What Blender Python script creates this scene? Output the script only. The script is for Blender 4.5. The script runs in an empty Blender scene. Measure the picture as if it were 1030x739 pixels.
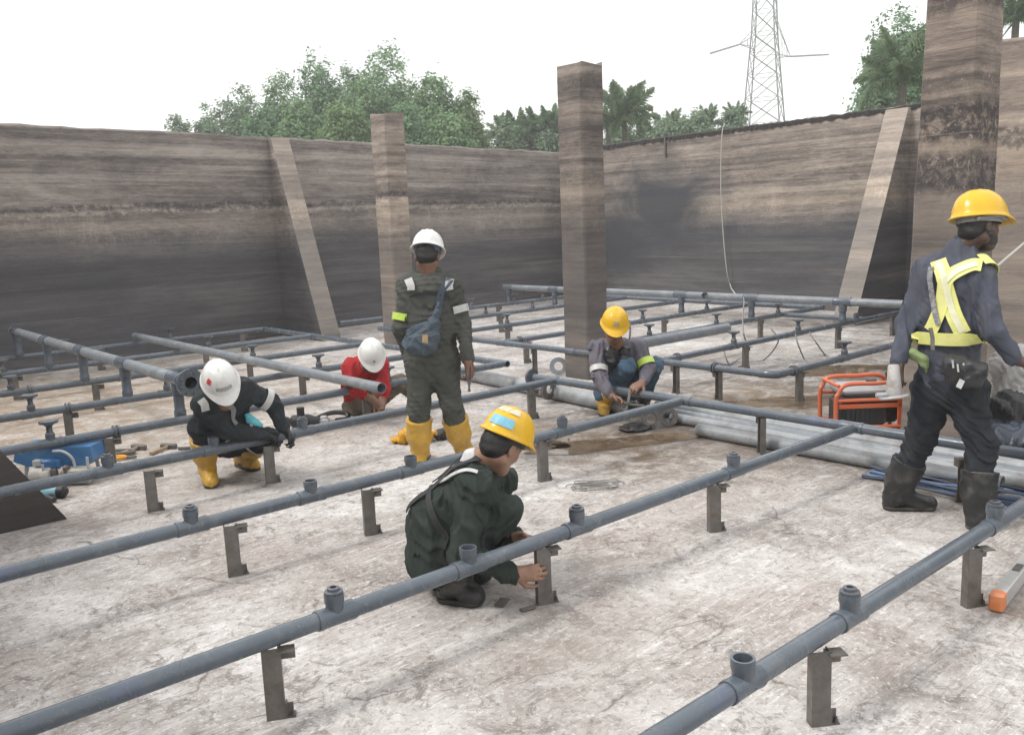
import bpy, math, random
import numpy as np
from mathutils import Vector, Matrix
random.seed(7); rng = np.random.default_rng(7)
C = bpy.context.scene.collection
R_ = math.radians

# ------------------------------------------------------------------ camera, sky, sun, exposure
H = 1.70                      # eye height
CAM = np.array([[0.7540333715, 0.1357260069, -0.6426601946],
                [-0.6556708389, 0.0972792683, -0.7487539616],
                [-0.0391078719, 0.9859590230, 0.1623433994]])   # columns: right, up, back
FPX = 873.6                   # focal length in photo pixels (photo 1030 x 739)
cam = bpy.data.objects.new('camera', bpy.data.cameras.new('camera')); C.objects.link(cam)
m4 = Matrix([list(CAM[0]) + [0], list(CAM[1]) + [0], list(CAM[2]) + [H], [0, 0, 0, 1]])
cam.matrix_world = m4
cam.data.sensor_fit = 'HORIZONTAL'; cam.data.sensor_width = 36; cam.data.lens = FPX / 1030 * 36
cam.data.clip_start = .05; cam.data.clip_end = 3000
S = bpy.context.scene; S.camera = cam

SUN_EL, SUN_AZ_VEC = 52, (-.80, .42)     # sun comes from the left (-U), a little from behind the left wall
w = bpy.data.worlds.new("World"); S.world = w; w.use_nodes = True
nt = w.node_tree; nt.nodes.clear()
def nn(t, **k):
    n = nt.nodes.new(t)
    for a, b in k.items(): setattr(n, a, b)
    return n
sky = nn('ShaderNodeTexSky'); sky.sky_type = 'NISHITA'; sky.sun_disc = False
sky.sun_elevation = R_(SUN_EL); sky.sun_rotation = math.atan2(SUN_AZ_VEC[0], SUN_AZ_VEC[1]); sky.dust_density = 4; sky.air_density = 1.2
bg1 = nn('ShaderNodeBackground'); bg1.inputs[1].default_value = .12
nt.links.new(sky.outputs[0], bg1.inputs[0])
tc = nn('ShaderNodeTexCoord'); nz = nn('ShaderNodeTexNoise'); nz.inputs['Scale'].default_value = 2.6; nz.inputs['Detail'].default_value = 5
mp = nn('ShaderNodeMapping'); mp.inputs['Scale'].default_value = (1, 1, 2.6)
nt.links.new(tc.outputs['Generated'], mp.inputs[0]); nt.links.new(mp.outputs[0], nz.inputs[0])
cr = nn('ShaderNodeValToRGB'); cr.color_ramp.elements[0].position = .30; cr.color_ramp.elements[1].position = .46
cr.color_ramp.elements[0].color = (.62, .62, .62, 1); cr.color_ramp.elements[1].color = (1, 1, 1, 1)
nt.links.new(nz.outputs[0], cr.inputs[0])
bg2 = nn('ShaderNodeBackground'); bg2.inputs[0].default_value = (1.0, 1.0, 1.0, 1); bg2.inputs[1].default_value = 1.06
mx = nn('ShaderNodeMixShader'); out = nn('ShaderNodeOutputWorld')
nt.links.new(cr.outputs[0], mx.inputs[0]); nt.links.new(bg1.outputs[0], mx.inputs[1]); nt.links.new(bg2.outputs[0], mx.inputs[2]); nt.links.new(mx.outputs[0], out.inputs[0])
sl = bpy.data.lights.new('sun', 'SUN'); sl.energy = 1.5; sl.angle = R_(11); sl.color = (1, .965, .91)
so = bpy.data.objects.new('sun', sl); C.objects.link(so)
ce = math.cos(R_(SUN_EL)); n_ = math.hypot(*SUN_AZ_VEC)
sdir = Vector((SUN_AZ_VEC[0] / n_ * ce, SUN_AZ_VEC[1] / n_ * ce, math.sin(R_(SUN_EL))))
so.rotation_euler = sdir.to_track_quat('Z', 'Y').to_euler(); so.location = (0, 0, 60)
S.view_settings.view_transform = 'Standard'; S.view_settings.look = 'None'; S.view_settings.gamma = 1
S.view_settings.exposure = 0.68

# ------------------------------------------------------------------ survey helpers: photo pixel -> place in the tank
RT, UP, AW = CAM[:, 0], CAM[:, 1], -CAM[:, 2]
O = np.array([0, 0, H])
def ray(px, py): return CAM @ np.array([(px - 515) / FPX, -(py - 369.5) / FPX, -1.0])
def D(px, py, d): return O + ray(px, py) * d                      # at forward depth d
def G(px, py, z=0.0):
    r = ray(px, py); return O + r * ((z - H) / r[2])             # on the level z
def WP(px, py, ax, val):
    r = ray(px, py); return O + r * (val / r[ax])                 # on the plane U=val or V=val
def sv(r, u, a):
    v = RT * r + UP * u + AW * a; return v / np.linalg.norm(v)
def unit(v): v = np.asarray(v, float); return v / np.linalg.norm(v)

# ------------------------------------------------------------------ materials
MATS = {}
class NT:
    def __init__(s, name):
        s.m = bpy.data.materials.new(name); s.m.use_nodes = True; s.t = s.m.node_tree
        s.b = s.t.nodes['Principled BSDF']; s.co = s.t.nodes.new('ShaderNodeTexCoord').outputs['Object']
    def n(s, t, **k):
        n = s.t.nodes.new(t)
        for a, b in k.items(): setattr(n, a, b)
        return n
    def l(s, a, b): s.t.links.new(a, b)
    def put(s, sock, v):
        if isinstance(v, bpy.types.NodeSocket): s.l(v, sock)
        else: sock.default_value = v
    def mapv(s, scale=(1, 1, 1), rot=(0, 0, 0), loc=(0, 0, 0), src=None):
        n = s.n('ShaderNodeMapping'); n.inputs['Scale'].default_value = scale; n.inputs['Rotation'].default_value = rot; n.inputs['Location'].default_value = loc
        s.l(src or s.co, n.inputs[0]); return n.outputs[0]
    def noise(s, scale, detail=5, rough=.6, dist=0, src=None):
        n = s.n('ShaderNodeTexNoise'); n.inputs['Scale'].default_value = scale; n.inputs['Detail'].default_value = detail
        n.inputs['Roughness'].default_value = rough; n.inputs['Distortion'].default_value = dist
        s.l(src or s.co, n.inputs['Vector']); return n.outputs[0]
    def ramp(s, v, stops):
        n = s.n('ShaderNodeValToRGB'); e = n.color_ramp.elements
        while len(e) > 1: e.remove(e[-1])
        for i, (p, c) in enumerate(stops):
            x = e[0] if i == 0 else e.new(p)
            x.position = p; x.color = (c, c, c, 1) if isinstance(c, (int, float)) else (*c, 1)
        s.l(v, n.inputs[0]); return n.outputs[0]
    def mix(s, f, a, b, mode='MIX'):
        n = s.n('ShaderNodeMix'); n.data_type = 'RGBA'; n.blend_type = mode
        s.put(n.inputs[0], f)
        for i, v in ((6, a), (7, b)):
            s.put(n.inputs[i], (*v, 1) if isinstance(v, tuple) and len(v) == 3 else v)
        return n.outputs[2]
    def math(s, op, a, b=0.0, c=None):
        n = s.n('ShaderNodeMath'); n.operation = op; s.put(n.inputs[0], a); s.put(n.inputs[1], b)
        if c is not None: s.put(n.inputs[2], c)
        return n.outputs[0]
    def bump(s, h, st, dist=.01, prev=None):
        n = s.n('ShaderNodeBump'); n.inputs['Strength'].default_value = st; n.inputs['Distance'].default_value = dist
        s.l(h, n.inputs['Height'])
        if prev is not None: s.l(prev, n.inputs['Normal'])
        return n.outputs[0]
    def fin(s, col, rough=.6, nrm=None, metal=0.0):
        s.put(s.b.inputs['Base Color'], (*col, 1) if isinstance(col, tuple) else col)
        s.put(s.b.inputs['Roughness'], rough); s.b.inputs['Metallic'].default_value = metal
        if nrm is not None: s.l(nrm, s.b.inputs['Normal'])
        return s.m

def pmat(name, c, var=.25, scale=14, rough=.6, bump=.25, bscale=60, dirt=None, dirt_amt=.5, dscale=6, metal=0.0, rv=.12, spec=None, bdist=.004):
    """general worn surface: colour mottling, patches of dirt, fine relief; each object gets its own offset"""
    if name in MATS: return MATS[name]
    k = NT(name)
    oi = k.n('ShaderNodeObjectInfo')
    va = k.n('ShaderNodeVectorMath'); va.operation = 'MULTIPLY_ADD'
    va.inputs[1].default_value = (1, 1, 1); k.l(k.co, va.inputs[0])
    cx = k.n('ShaderNodeCombineXYZ'); r9 = k.math('MULTIPLY', oi.outputs['Random'], 19.0)
    for i in range(3): k.l(r9, cx.inputs[i])
    k.l(cx.outputs[0], va.inputs[2]); src = va.outputs[0]
    n1 = k.noise(scale, 6, .65, .3, src)
    lo = tuple(max(0, x * (1 - var)) for x in c); hi = tuple(min(1, x * (1 + var)) for x in c)
    col = k.ramp(n1, [(.3, lo), (.7, hi)])
    if dirt:
        f = k.ramp(k.noise(dscale, 7, .7, .6, src), [(.5, 0.0), (.68, 1.0)])
        col = k.mix(k.math('MULTIPLY', f, dirt_amt), col, dirt)
    rg = k.ramp(k.noise(scale * 1.7, 4, .6, 0, src), [(.3, max(0, rough - rv)), (.7, min(1, rough + rv))])
    nb = k.bump(k.noise(bscale, 5, .65, 0, src), bump, bdist)
    MATS[name] = k.fin(col, rg, nb, metal)
    if spec is not None: k.b.inputs['Specular IOR Level'].default_value = spec
    return MATS[name]

def floor_mat():
    k = NT('stained_concrete_floor')
    warp = k.n('ShaderNodeVectorMath'); warp.operation = 'MULTIPLY_ADD'
    nw = k.n('ShaderNodeTexNoise'); nw.inputs['Scale'].default_value = 1.3; nw.inputs['Detail'].default_value = 6
    k.l(k.co, nw.inputs['Vector']); k.l(nw.outputs['Color'], warp.inputs[0]); warp.inputs[1].default_value = (1.1, 1.1, 0); k.l(k.co, warp.inputs[2])
    wv = warp.outputs[0]
    g0 = k.noise(1.0, 6, .62, .4); g1 = k.noise(4.2, 14, .80, .9); g2 = k.noise(2.1, 14, .76, 1.3, k.mapv((1, 1, 1), (0, 0, 0), (13, 5, 0)))
    v0 = k.math('ADD', k.math('MULTIPLY', g0, .45), k.math('MULTIPLY', g1, .55))
    col = k.ramp(v0, [(.38, (.25, .222, .203)), (.46, (.40, .372, .352)), (.52, (.51, .486, .468)), (.60, (.66, .642, .628))])
    # brown sludge film: granular, torn edges
    f = k.ramp(k.math('ADD', k.math('MULTIPLY', k.noise(.75, 6, .6, .6), .6), k.math('MULTIPLY', g2, .4)), [(.47, 0.0), (.58, .7)])
    col = k.mix(f, col, (.335, .290, .262))
    # scrape marks: pale and dark strokes in a few directions, in patches
    for rz, sc, amt, c2, lo in ((.95, (2.6, 24, 1), .55, (.76, .75, .74), .545), (-.62, (2.2, 26, 1), .6, (.20, .17, .155), .55), (.25, (2.4, 22, 1), .5, (.74, .73, .72), .55), (-1.2, (2.6, 30, 1), .55, (.78, .77, .76), .55)):
        f = k.ramp(k.noise(1.5, 10, .72, 1.1, k.mapv(sc, (0, 0, rz))), [(lo, 0.0), (lo + .05, 1.0)])
        g = k.ramp(k.noise(1.1, 7, .68, .5, k.mapv((1, 1, 1), (0, 0, 0), (rz * 7 + 3, 3, 0))), [(.47, 0.0), (.58, amt)])
        col = k.mix(k.math('MULTIPLY', f, g), col, c2)
    # dark blotches and crumbs
    f = k.ramp(k.noise(6.5, 14, .82, 1.0), [(.515, 0.0), (.565, .65)]); g = k.ramp(k.noise(1.35, 8, .66, .4, k.mapv((1, 1, 1), (0, 0, 0), (2, 9, 0))), [(.44, 0.0), (.56, 1.0)])
    col = k.mix(k.math('MULTIPLY', f, g), col, (.12, .10, .088))
    col = k.mix(k.ramp(k.noise(24, 12, .8, .5), [(.53, 0.0), (.585, .6)]), col, (.17, .145, .13))
    col = k.mix(k.ramp(k.noise(40, 10, .8, 0), [(.55, 0.0), (.60, .6)]), col, (.82, .81, .80))
    # hairline cracks
    vo = k.n('ShaderNodeTexVoronoi'); vo.feature = 'DISTANCE_TO_EDGE'; vo.inputs['Scale'].default_value = .75; k.l(k.mapv((1, 1, 0), (0, 0, .4), (0, 0, 0), wv), vo.inputs['Vector'])
    ck = k.math('MULTIPLY', k.ramp(vo.outputs['Distance'], [(0.0, .8), (.006, 0.0)]), k.ramp(k.noise(1.7, 6, .7, .3), [(.50, 0.0), (.56, 1.0)]))
    col = k.mix(ck, col, (.10, .082, .07))
    torn = k.ramp(g1, [(.42, 1.0), (.56, .42)])
    def blob(cx, cy, rx, ry, rot, soft, amt):
        v = k.mapv((1, 1, 1), (0, 0, 0), (-cx - .55, -cy - .55, 0), wv)
        v = k.mapv((1 / rx, 1 / ry, 0), (0, 0, 0), (0, 0, 0), k.mapv((1, 1, 1), (0, 0, -rot), (0, 0, 0), v))
        ln = k.n('ShaderNodeVectorMath'); ln.operation = 'LENGTH'; k.l(v, ln.inputs[0])
        return k.ramp(ln.outputs['Value'], [(max(0, .5 - soft) , amt), (min(1, .5 + soft), 0.0)])
    # (centre, radii at the half value x2, rotation) : sludge left by the pipes, the wet dark patch in the right corner, the yellowish left corner
    for (cx, cy, rx, ry, rot, soft, amt, cc) in (
            (2.0, 9.7, 4.6, 5.2, .1, .3, .85, (.27, .195, .125)), (3.9, 12.3, 9.0, 1.6, .08, .3, .55, (.20, .165, .13)),
            (7.7, 4.15, 5.0, 2.9, .1, .28, .92, (.085, .070, .058)), (6.9, 4.6, 1.6, 1.3, .2, .3, .7, (.20, .14, .085)), (9.2, 3.4, 4.2, 2.6, .2, .3, .8, (.10, .09, .08)),
            (12.6, 6.3, 2.0, 5.5, 0, .25, .85, (.075, .068, .062)), (12.4, 9.5, 1.6, 7.5, 0, .3, .5, (.15, .125, .11)),
            (4.85, 4.5, 1.2, 2.2, .2, .3, .95, (.13, .088, .052)), (5.65, 3.2, 1.2, 8.0, 0, .25, .75, (.15, .12, .10)),
            (3.9, 1.15, .8, 1.1, .2, .35, .75, (.15, .115, .095)), (2.15, 6.0, .9, 1.1, .4, .35, .35, (.27, .23, .205)),
            (1.1, 5.6, .8, .6, .2, .35, .7, (.17, .13, .11)), (2.3, 2.4, 1.4, .8, .6, .4, .35, (.25, .215, .19)),
            (3.1, 3.1, 1.6, 1.0, .7, .4, .35, (.28, .235, .205))):
        col = k.mix(k.math('MULTIPLY', blob(cx, cy, rx, ry, rot, soft, amt), torn), col, cc)
    wet = blob(4.75, 4.55, 1.3, 2.3, .2, .2, .9)
    rg = k.math('SUBTRACT', k.ramp(k.noise(2.2, 6, .7, .3), [(.3, .72), (.7, .95)]), k.math('MULTIPLY', wet, .42))
    nb = k.bump(v0, .6, .03)
    nb = k.bump(k.noise(45, 10, .8, 0), .5, .006, nb)
    k.b.inputs['Specular IOR Level'].default_value = .3
    return k.fin(col, rg, nb)

def wall_mat(name, seed, dark=(.060, .060, .068), shift=0.0, tint=(1, 1, 1), low=.94, contrast=1.0, smudge=(), crust=1.0, belts=()):
    """old tank concrete with level water lines: long dark and pale bands follow height, smoke-dark below the old water level"""
    if name in MATS: return MATS[name]
    k = NT(name); d = dark
    sep = k.n('ShaderNodeSeparateXYZ'); k.l(k.co, sep.inputs[0]); z = sep.outputs['Z']
    def nz(sx, sz, det, ro, di, off): return k.noise(1.0, det, ro, di, k.mapv((sx, sx, sz), (0, 0, 0), (seed + off, off * 2.3, off)))
    def c(r, g, b): return tuple(max(0.02, v * tt) for v, tt in zip((r, g, b), tint))
    wob = k.math('MULTIPLY', k.math('SUBTRACT', nz(.5, .5, 5, .6, .4, 0), .5), .30)
    zz = k.math('ADD', z, wob)
    bands = nz(.10, 5.2, 4, .62, .15, 3); bands2 = nz(.45, 12, 11, .78, .7, 7); grit = nz(3.6, 18, 14, .84, 1.3, 11); blot = nz(.8, 1.5, 10, .72, .8, 17)
    v = k.math('ADD', k.math('ADD', k.math('MULTIPLY', bands, .34), k.math('MULTIPLY', bands2, .27)), k.math('ADD', k.math('MULTIPLY', grit, .28), k.math('MULTIPLY', blot, .19)))
    s_ = .10 / max(.4, contrast)
    col = k.ramp(v, [(.54 - s_ * 1.2, c(.085, .076, .074)), (.54 - s_ * .5, c(.16, .141, .13)), (.54, c(.235, .205, .183)), (.54 + s_ * .6, c(.32, .282, .247)), (.54 + s_ * 1.3, c(.44, .395, .345))])
    # tan belt just above the old water level
    tb = k.ramp(k.math('ABSOLUTE', k.math('SUBTRACT', zz, 1.86 + shift)), [(.05, .55), (.26, 0.0)])
    col = k.mix(k.math('MULTIPLY', tb, k.ramp(grit, [(.40, .3), (.58, 1.0)])), col, c(.40, .34, .275))
    # crust line: torn dark row with a pale row under it
    zl = k.math('ADD', zz, k.math('MULTIPLY', k.math('SUBTRACT', nz(5, 5, 10, .8, .6, 23), .5), .22))
    cl = k.ramp(k.math('ABSOLUTE', k.math('SUBTRACT', zl, 2.17 + shift)), [(.015, 1.0), (.055, 0.0)])
    col = k.mix(k.math('MULTIPLY', cl, k.ramp(nz(9, 9, 8, .8, .5, 29), [(.42, 0.0), (.52, .85 * crust)])), col, (.055, .05, .052))
    pl = k.ramp(k.math('ABSOLUTE', k.math('SUBTRACT', zl, 2.08 + shift)), [(.01, .75), (.05, 0.0)])
    col = k.mix(k.math('MULTIPLY', pl, k.ramp(nz(7, 9, 8, .8, .5, 31), [(.46, 0.0), (.56, crust)])), col, c(.50, .44, .37))
    # pale torn drips and root-like marks in the middle belt
    dr = k.ramp(nz(13, 3.4, 10, .80, 2.2, 37), [(.525, 0.0), (.565, .75)]); mid = k.ramp(k.math('ABSOLUTE', k.math('SUBTRACT', zz, 1.72 + shift)), [(.12, 1.0), (.48, 0.0)])
    col = k.mix(k.math('MULTIPLY', k.math('MULTIPLY', dr, mid), k.ramp(blot, [(.46, 0.0), (.56, 1.0)])), col, c(.46, .40, .33))
    # smoky lower zone with a stepped, torn upper edge
    edge = k.math('ADD', k.math('ADD', z, k.math('MULTIPLY', k.math('SUBTRACT', nz(.33, .2, 4, .55, .5, 41), .5), .85)), k.math('MULTIPLY', k.math('SUBTRACT', grit, .5), .55))
    lowf = k.ramp(k.math('DIVIDE', edge, 3.4), [(.385 + shift * .3, low * .92), (.47 + shift * .3, low * .62), (.55 + shift * .3, 0.0)])
    sm = k.math('ADD', k.math('MULTIPLY', nz(.25, 1.6, 8, .66, .6, 43), .6), k.math('MULTIPLY', nz(.5, 9, 9, .75, .5, 47), .4))
    smoke = k.ramp(sm, [(.38, tuple(x * .66 for x in d)), (.50, d), (.58, tuple(x * 1.5 for x in (d[0] * 1.08, d[1], d[2] * .92))), (.66, tuple(x * 2.3 for x in (d[0] * 1.1, d[1], d[2] * .9)))])
    col = k.mix(lowf, col, smoke)
    for (zc, hw, am) in belts:                # pitted belts of dark growth with pale flecks
        bl = k.ramp(k.math('ABSOLUTE', k.math('SUBTRACT', zl, zc)), [(hw * .7, 1.0), (hw * 1.3, 0.0)])
        col = k.mix(k.math('MULTIPLY', bl, k.ramp(nz(13, 13, 9, .78, .8, 61), [(.40, .2), (.52, am)])), col, (.042, .038, .04))
        col = k.mix(k.math('MULTIPLY', bl, k.ramp(nz(24, 30, 6, .7, .5, 67), [(.60, 0.0), (.64, .6)])), col, c(.46, .41, .36))
    # a few long thin pale tide lines across the dark zone
    tl = k.ramp(nz(.16, 15, 5, .6, .25, 53), [(.60, 0.0), (.645, .5)])
    col = k.mix(k.math('MULTIPLY', tl, k.ramp(grit, [(.42, .2), (.58, 1.0)])), col, c(.30, .27, .25))
    for (x, y, zc, r, rz_) in smudge:          # soot clouds on the wall
        mpv = k.mapv((1 / r, 1 / r, 1 / rz_), (0, 0, 0), (-x / r, -y / r, -zc / rz_)); ln = k.n('ShaderNodeVectorMath'); ln.operation = 'LENGTH'; k.l(mpv, ln.inputs[0])
        f = k.ramp(k.math('ADD', ln.outputs['Value'], k.math('MULTIPLY', k.math('SUBTRACT', blot, .5), .9)), [(.35, .95), (1.0, 0.0)])
        col = k.mix(f, col, tuple(x * .8 for x in d))
    h = k.math('ADD', k.math('MULTIPLY', bands2, .5), k.math('MULTIPLY', grit, .7))
    nb = k.bump(h, .5, .025); nb = k.bump(nz(26, 26, 8, .8, 0, 59), .4, .008, nb)
    return MATS.setdefault(name, k.fin(col, .85, nb))

def leaf_mat(name, c, var=.45):
    if name in MATS: return MATS[name]
    k = NT(name)
    n1 = k.noise(.55, 4, .6, 0); n2 = k.noise(9, 3, .6, 0)
    col = k.ramp(k.math('ADD', k.math('MULTIPLY', n1, .6), k.math('MULTIPLY', n2, .4)), [(.35, tuple(x * (1 - var) for x in c)), (.65, tuple(x * (1 + var) for x in c))])
    k.fin(col, .6)
    k.b.inputs['Specular IOR Level'].default_value = .25
    tr = k.n('ShaderNodeBsdfTranslucent'); k.l(col, tr.inputs[0]); ms = k.n('ShaderNodeMixShader'); ms.inputs[0].default_value = .35
    o = k.t.nodes['Material Output']; k.l(k.b.outputs[0], ms.inputs[1]); k.l(tr.outputs[0], ms.inputs[2]); k.l(ms.outputs[0], o.inputs[0])
    MATS[name] = k.m; return k.m

PVC = pmat('grey_pvc', (.092, .112, .136), .10, 5, .22, .10, 90, (.22, .22, .22), .3, 9)
PVC_L = pmat('dusty_grey_pvc', (.175, .197, .222), .14, 5, .38, .12, 90, (.40, .385, .36), .5, 6)
k_ = PVC.node_tree                                     # purple-blue cement smears on the joints
def smear(m, amt):
    t = m.node_tree; bs = t.nodes['Principled BSDF']; src = bs.inputs['Base Color'].links[0].from_socket
    tc = t.nodes.new('ShaderNodeTexCoord'); nz = t.nodes.new('ShaderNodeTexNoise'); nz.inputs['Scale'].default_value = 2.3; nz.inputs['Detail'].default_value = 9; nz.inputs['Roughness'].default_value = .72
    rp = t.nodes.new('ShaderNodeValToRGB'); rp.color_ramp.elements[0].position = .60; rp.color_ramp.elements[1].position = .70; rp.color_ramp.elements[1].color = (amt, amt, amt, 1)
    mx = t.nodes.new('ShaderNodeMix'); mx.data_type = 'RGBA'; mx.inputs[7].default_value = (.10, .12, .22, 1)
    t.links.new(tc.outputs['Object'], nz.inputs['Vector']); t.links.new(nz.outputs[0], rp.inputs[0]); t.links.new(rp.outputs[0], mx.inputs[0]); t.links.new(src, mx.inputs[6]); t.links.new(mx.outputs[2], bs.inputs['Base Color'])
smear(PVC, .55)
PVC_D = pmat('dark_pvc', (.075, .087, .105), .2, 9, .34, .15, 90, (.28, .27, .25), .35, 7)
PALE = pmat('weathered_pale_pipe', (.27, .285, .30), .25, 6, .45, .25, 70, (.15, .13, .115), .8, 4)
STEEL = pmat('stained_steel_channel', (.165, .156, .145), .28, 12, .42, .3, 80, (.12, .09, .065), .7, 9, metal=.4)
DSTEEL = pmat('dirty_steel', (.14, .13, .125), .3, 14, .55, .3, 80, (.22, .15, .10), .5, 12, metal=.4)
BLACK = pmat('black_rubber', (.018, .018, .02), .3, 10, .5, .25, 70, (.10, .09, .08), .35, 9)
BLACKP = pmat('black_plastic', (.025, .026, .028), .3, 10, .45, .2, 90)

# ------------------------------------------------------------------ mesh helpers
OFF = {}
def catmull(P, per=8):
    P = [np.asarray(p, float) for p in P]
    if len(P) < 3: return np.array([P[0] + (P[1] - P[0]) * t for t in np.linspace(0, 1, per + 1)])
    Q = [2 * P[0] - P[1]] + P + [2 * P[-1] - P[-2]]; o = []
    for i in range(1, len(Q) - 2):
        for t in np.linspace(0, 1, per, endpoint=False):
            a, b, c, d = Q[i - 1:i + 3]
            o.append(.5 * ((2 * b) + (c - a) * t + (2 * a - 5 * b + 4 * c - d) * t * t + (3 * b - a - 3 * c + d) * t ** 3))
    o.append(P[-1]); return np.array(o)
def frame(d, ref=None):
    d = unit(d)
    if ref is None: ref = np.array([0, 0, 1.]) if abs(d[2]) < .9 else np.array([1., 0, 0])
    x = unit(np.cross(ref, d)); return x, np.cross(d, x), d
class MB:
    def __init__(s): s.v = []; s.f = []
    def add(s, v, f):
        b = len(s.v); s.v += [tuple(map(float, p)) for p in v]; s.f += [tuple(i + b for i in q) for q in f]; return s
    def box(s, c, size, ax=None, bev=0.0):
        c = np.asarray(c, float); A = np.eye(3) if ax is None else np.array(ax)      # rows = axes
        hx, hy, hz = [q / 2 for q in size]
        if bev <= 0:
            L = [(x, y, z) for z in (-hz, hz) for x, y in ((-hx, -hy), (hx, -hy), (hx, hy), (-hx, hy))]
            F = [(3, 2, 1, 0), (4, 5, 6, 7), (0, 1, 5, 4), (1, 2, 6, 5), (2, 3, 7, 6), (3, 0, 4, 7)]
        else:
            L = []; b = min(bev, hx * .9, hy * .9, hz * .9)
            for z, i in ((-hz, b), (-hz + b, 0), (hz - b, 0), (hz, b)):
                X, Y = hx - i, hy - i
                L += [(-X + b, -Y, z), (X - b, -Y, z), (X, -Y + b, z), (X, Y - b, z), (X - b, Y, z), (-X + b, Y, z), (-X, Y - b, z), (-X, -Y + b, z)]
            F = [tuple(range(7, -1, -1)), tuple(range(24, 32))]
            for r in range(3): F += [(r * 8 + i, r * 8 + (i + 1) % 8, r * 8 + 8 + (i + 1) % 8, r * 8 + 8 + i) for i in range(8)]
        return s.add([c + np.array(p) @ A for p in L], F)
    def lathe(s, prof, o=(0, 0, 0), d=(0, 0, 1), n=20, cap=True):
        x, y, d = frame(d); o = np.asarray(o, float); V = []; F = []
        for r, h in prof:
            for i in range(n):
                a = 2 * math.pi * i / n; V.append(o + d * h + (x * math.cos(a) + y * math.sin(a)) * r)
        for k in range(len(prof) - 1):
            F += [(k * n + i, k * n + (i + 1) % n, (k + 1) * n + (i + 1) % n, (k + 1) * n + i) for i in range(n)]
        if cap:
            F.append(tuple(range(n - 1, -1, -1))); m = (len(prof) - 1) * n; F.append(tuple(range(m, m + n)))
        return s.add(V, F)
    def tube(s, P, r, n=10, cap=True, flat=None):
        P = np.asarray(P, float); m = len(P); rr = np.broadcast_to(r, (m,)); V = []; F = []
        T = np.gradient(P, axis=0); x, y, _ = frame(T[0])
        for i in range(m):
            t = unit(T[i]); x = unit(x - t * (x @ t)); y = np.cross(t, x)
            for j in range(n):
                a = 2 * math.pi * j / n; V.append(P[i] + (x * math.cos(a) + y * math.sin(a)) * rr[i])
        for k in range(m - 1): F += [(k * n + i, k * n + (i + 1) % n, (k + 1) * n + (i + 1) % n, (k + 1) * n + i) for i in range(n)]
        if cap: F.append(tuple(range(n - 1, -1, -1))); F.append(tuple(range((m - 1) * n, m * n)))
        return s.add(V, F)
    def hollow(s, a, b, r, t=.006, n=20):
        """pipe with open ends"""
        a = np.asarray(a, float); b = np.asarray(b, float); L = np.linalg.norm(b - a); q = r - t; e = min(.12, L * .4)
        return s.lathe([(q * .985, e), (q, 0), (r, 0), (r, L), (q, L), (q * .985, L - e)], a, b - a, n, True)
    def prism(s, poly, o, ex, ey, ez):
        """polygon (in ex,ey) at o, extruded by vector ez"""
        o, ex, ey, ez = [np.asarray(q, float) for q in (o, ex, ey, ez)]; n = len(poly)
        A = [o + ex * p[0] + ey * p[1] for p in poly]
        return s.add(A + [q + ez for q in A], [tuple(range(n - 1, -1, -1)), tuple(range(n, 2 * n))] + [(i, (i + 1) % n, n + (i + 1) % n, n + i) for i in range(n)])
    def sph(s, c, r, n=12, m=8, ax=None):
        r = np.broadcast_to(r, (3,)); A = np.eye(3) if ax is None else np.array(ax)
        pr = []; V = []; F = []
        for i in range(m + 1):
            th = math.pi * i / m
            for j in range(n):
                ph = 2 * math.pi * j / n
                V.append(np.asarray(c) + (np.array([math.sin(th) * math.cos(ph), math.sin(th) * math.sin(ph), math.cos(th)]) * r) @ A)
        for i in range(m): F += [(i * n + j, (i + 1) * n + j, (i + 1) * n + (j + 1) % n, i * n + (j + 1) % n) for j in range(n)]
        return s.add(V, F)
    def build(s, name, mat, parent=None, loc=None, smooth=35, label=None):
        return mk(name, np.array(s.v), s.f, mat, parent, loc, smooth, label)
def mk(name, V, F, mat, parent=None, loc=None, smooth=35, label=None):
    o = bpy.data.objects.new(name, mesh_of(name, V, F, mat, np.asarray(OFF.get(parent.name) if parent else (loc if loc is not None else (0, 0, 0)), float), smooth)); C.objects.link(o)
    if parent:
        o.parent = parent; OFF[o.name] = OFF[parent.name]
    else:
        o.location = loc if loc is not None else (0, 0, 0); OFF[o.name] = np.asarray(o.location)
    if label: o['label'] = label
    return o
def mesh_of(name, V, F, mat, off, smooth=35):
    V = np.asarray(V, float) - off; me = bpy.data.meshes.new(name)
    if isinstance(F, np.ndarray):
        k = F.shape[1]; me.vertices.add(len(V)); me.vertices.foreach_set('co', V.astype(np.float32).ravel())
        me.loops.add(F.size); me.loops.foreach_set('vertex_index', F.astype(np.int32).ravel())
        me.polygons.add(len(F)); me.polygons.foreach_set('loop_start', np.arange(0, F.size, k, dtype=np.int32)); me.update(calc_edges=True); me.validate()
    else:
        me.from_pydata([tuple(p) for p in V], [], F); me.update()
    if mat: me.materials.append(mat)
    if smooth:
        me.shade_smooth()
        if smooth < 180: me.set_sharp_from_angle(angle=R_(smooth))
    return me
def tag(o, label=None, cat=None, group=None, kind=None):
    if label: o['label'] = label
    if cat: o['category'] = cat
    if group: o['group'] = group
    if kind: o['kind'] = kind
    return o
def thing(name, label, cat, loc=(0, 0, 0), group=None):
    o = bpy.data.objects.new(name, None); C.objects.link(o); o.location = tuple(map(float, loc)); o.empty_display_size = .2
    OFF[o.name] = np.asarray(loc, float); return tag(o, label, cat, group)
def kids(o): return [c for c in bpy.data.objects if c.parent == o]
def copy_tree(o, parent=None, ch=None):
    c = o.copy(); C.objects.link(c)
    if parent: c.parent = parent
    for q in (kids(o) if ch is None else ch): copy_tree(q, c)
    return c

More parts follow.
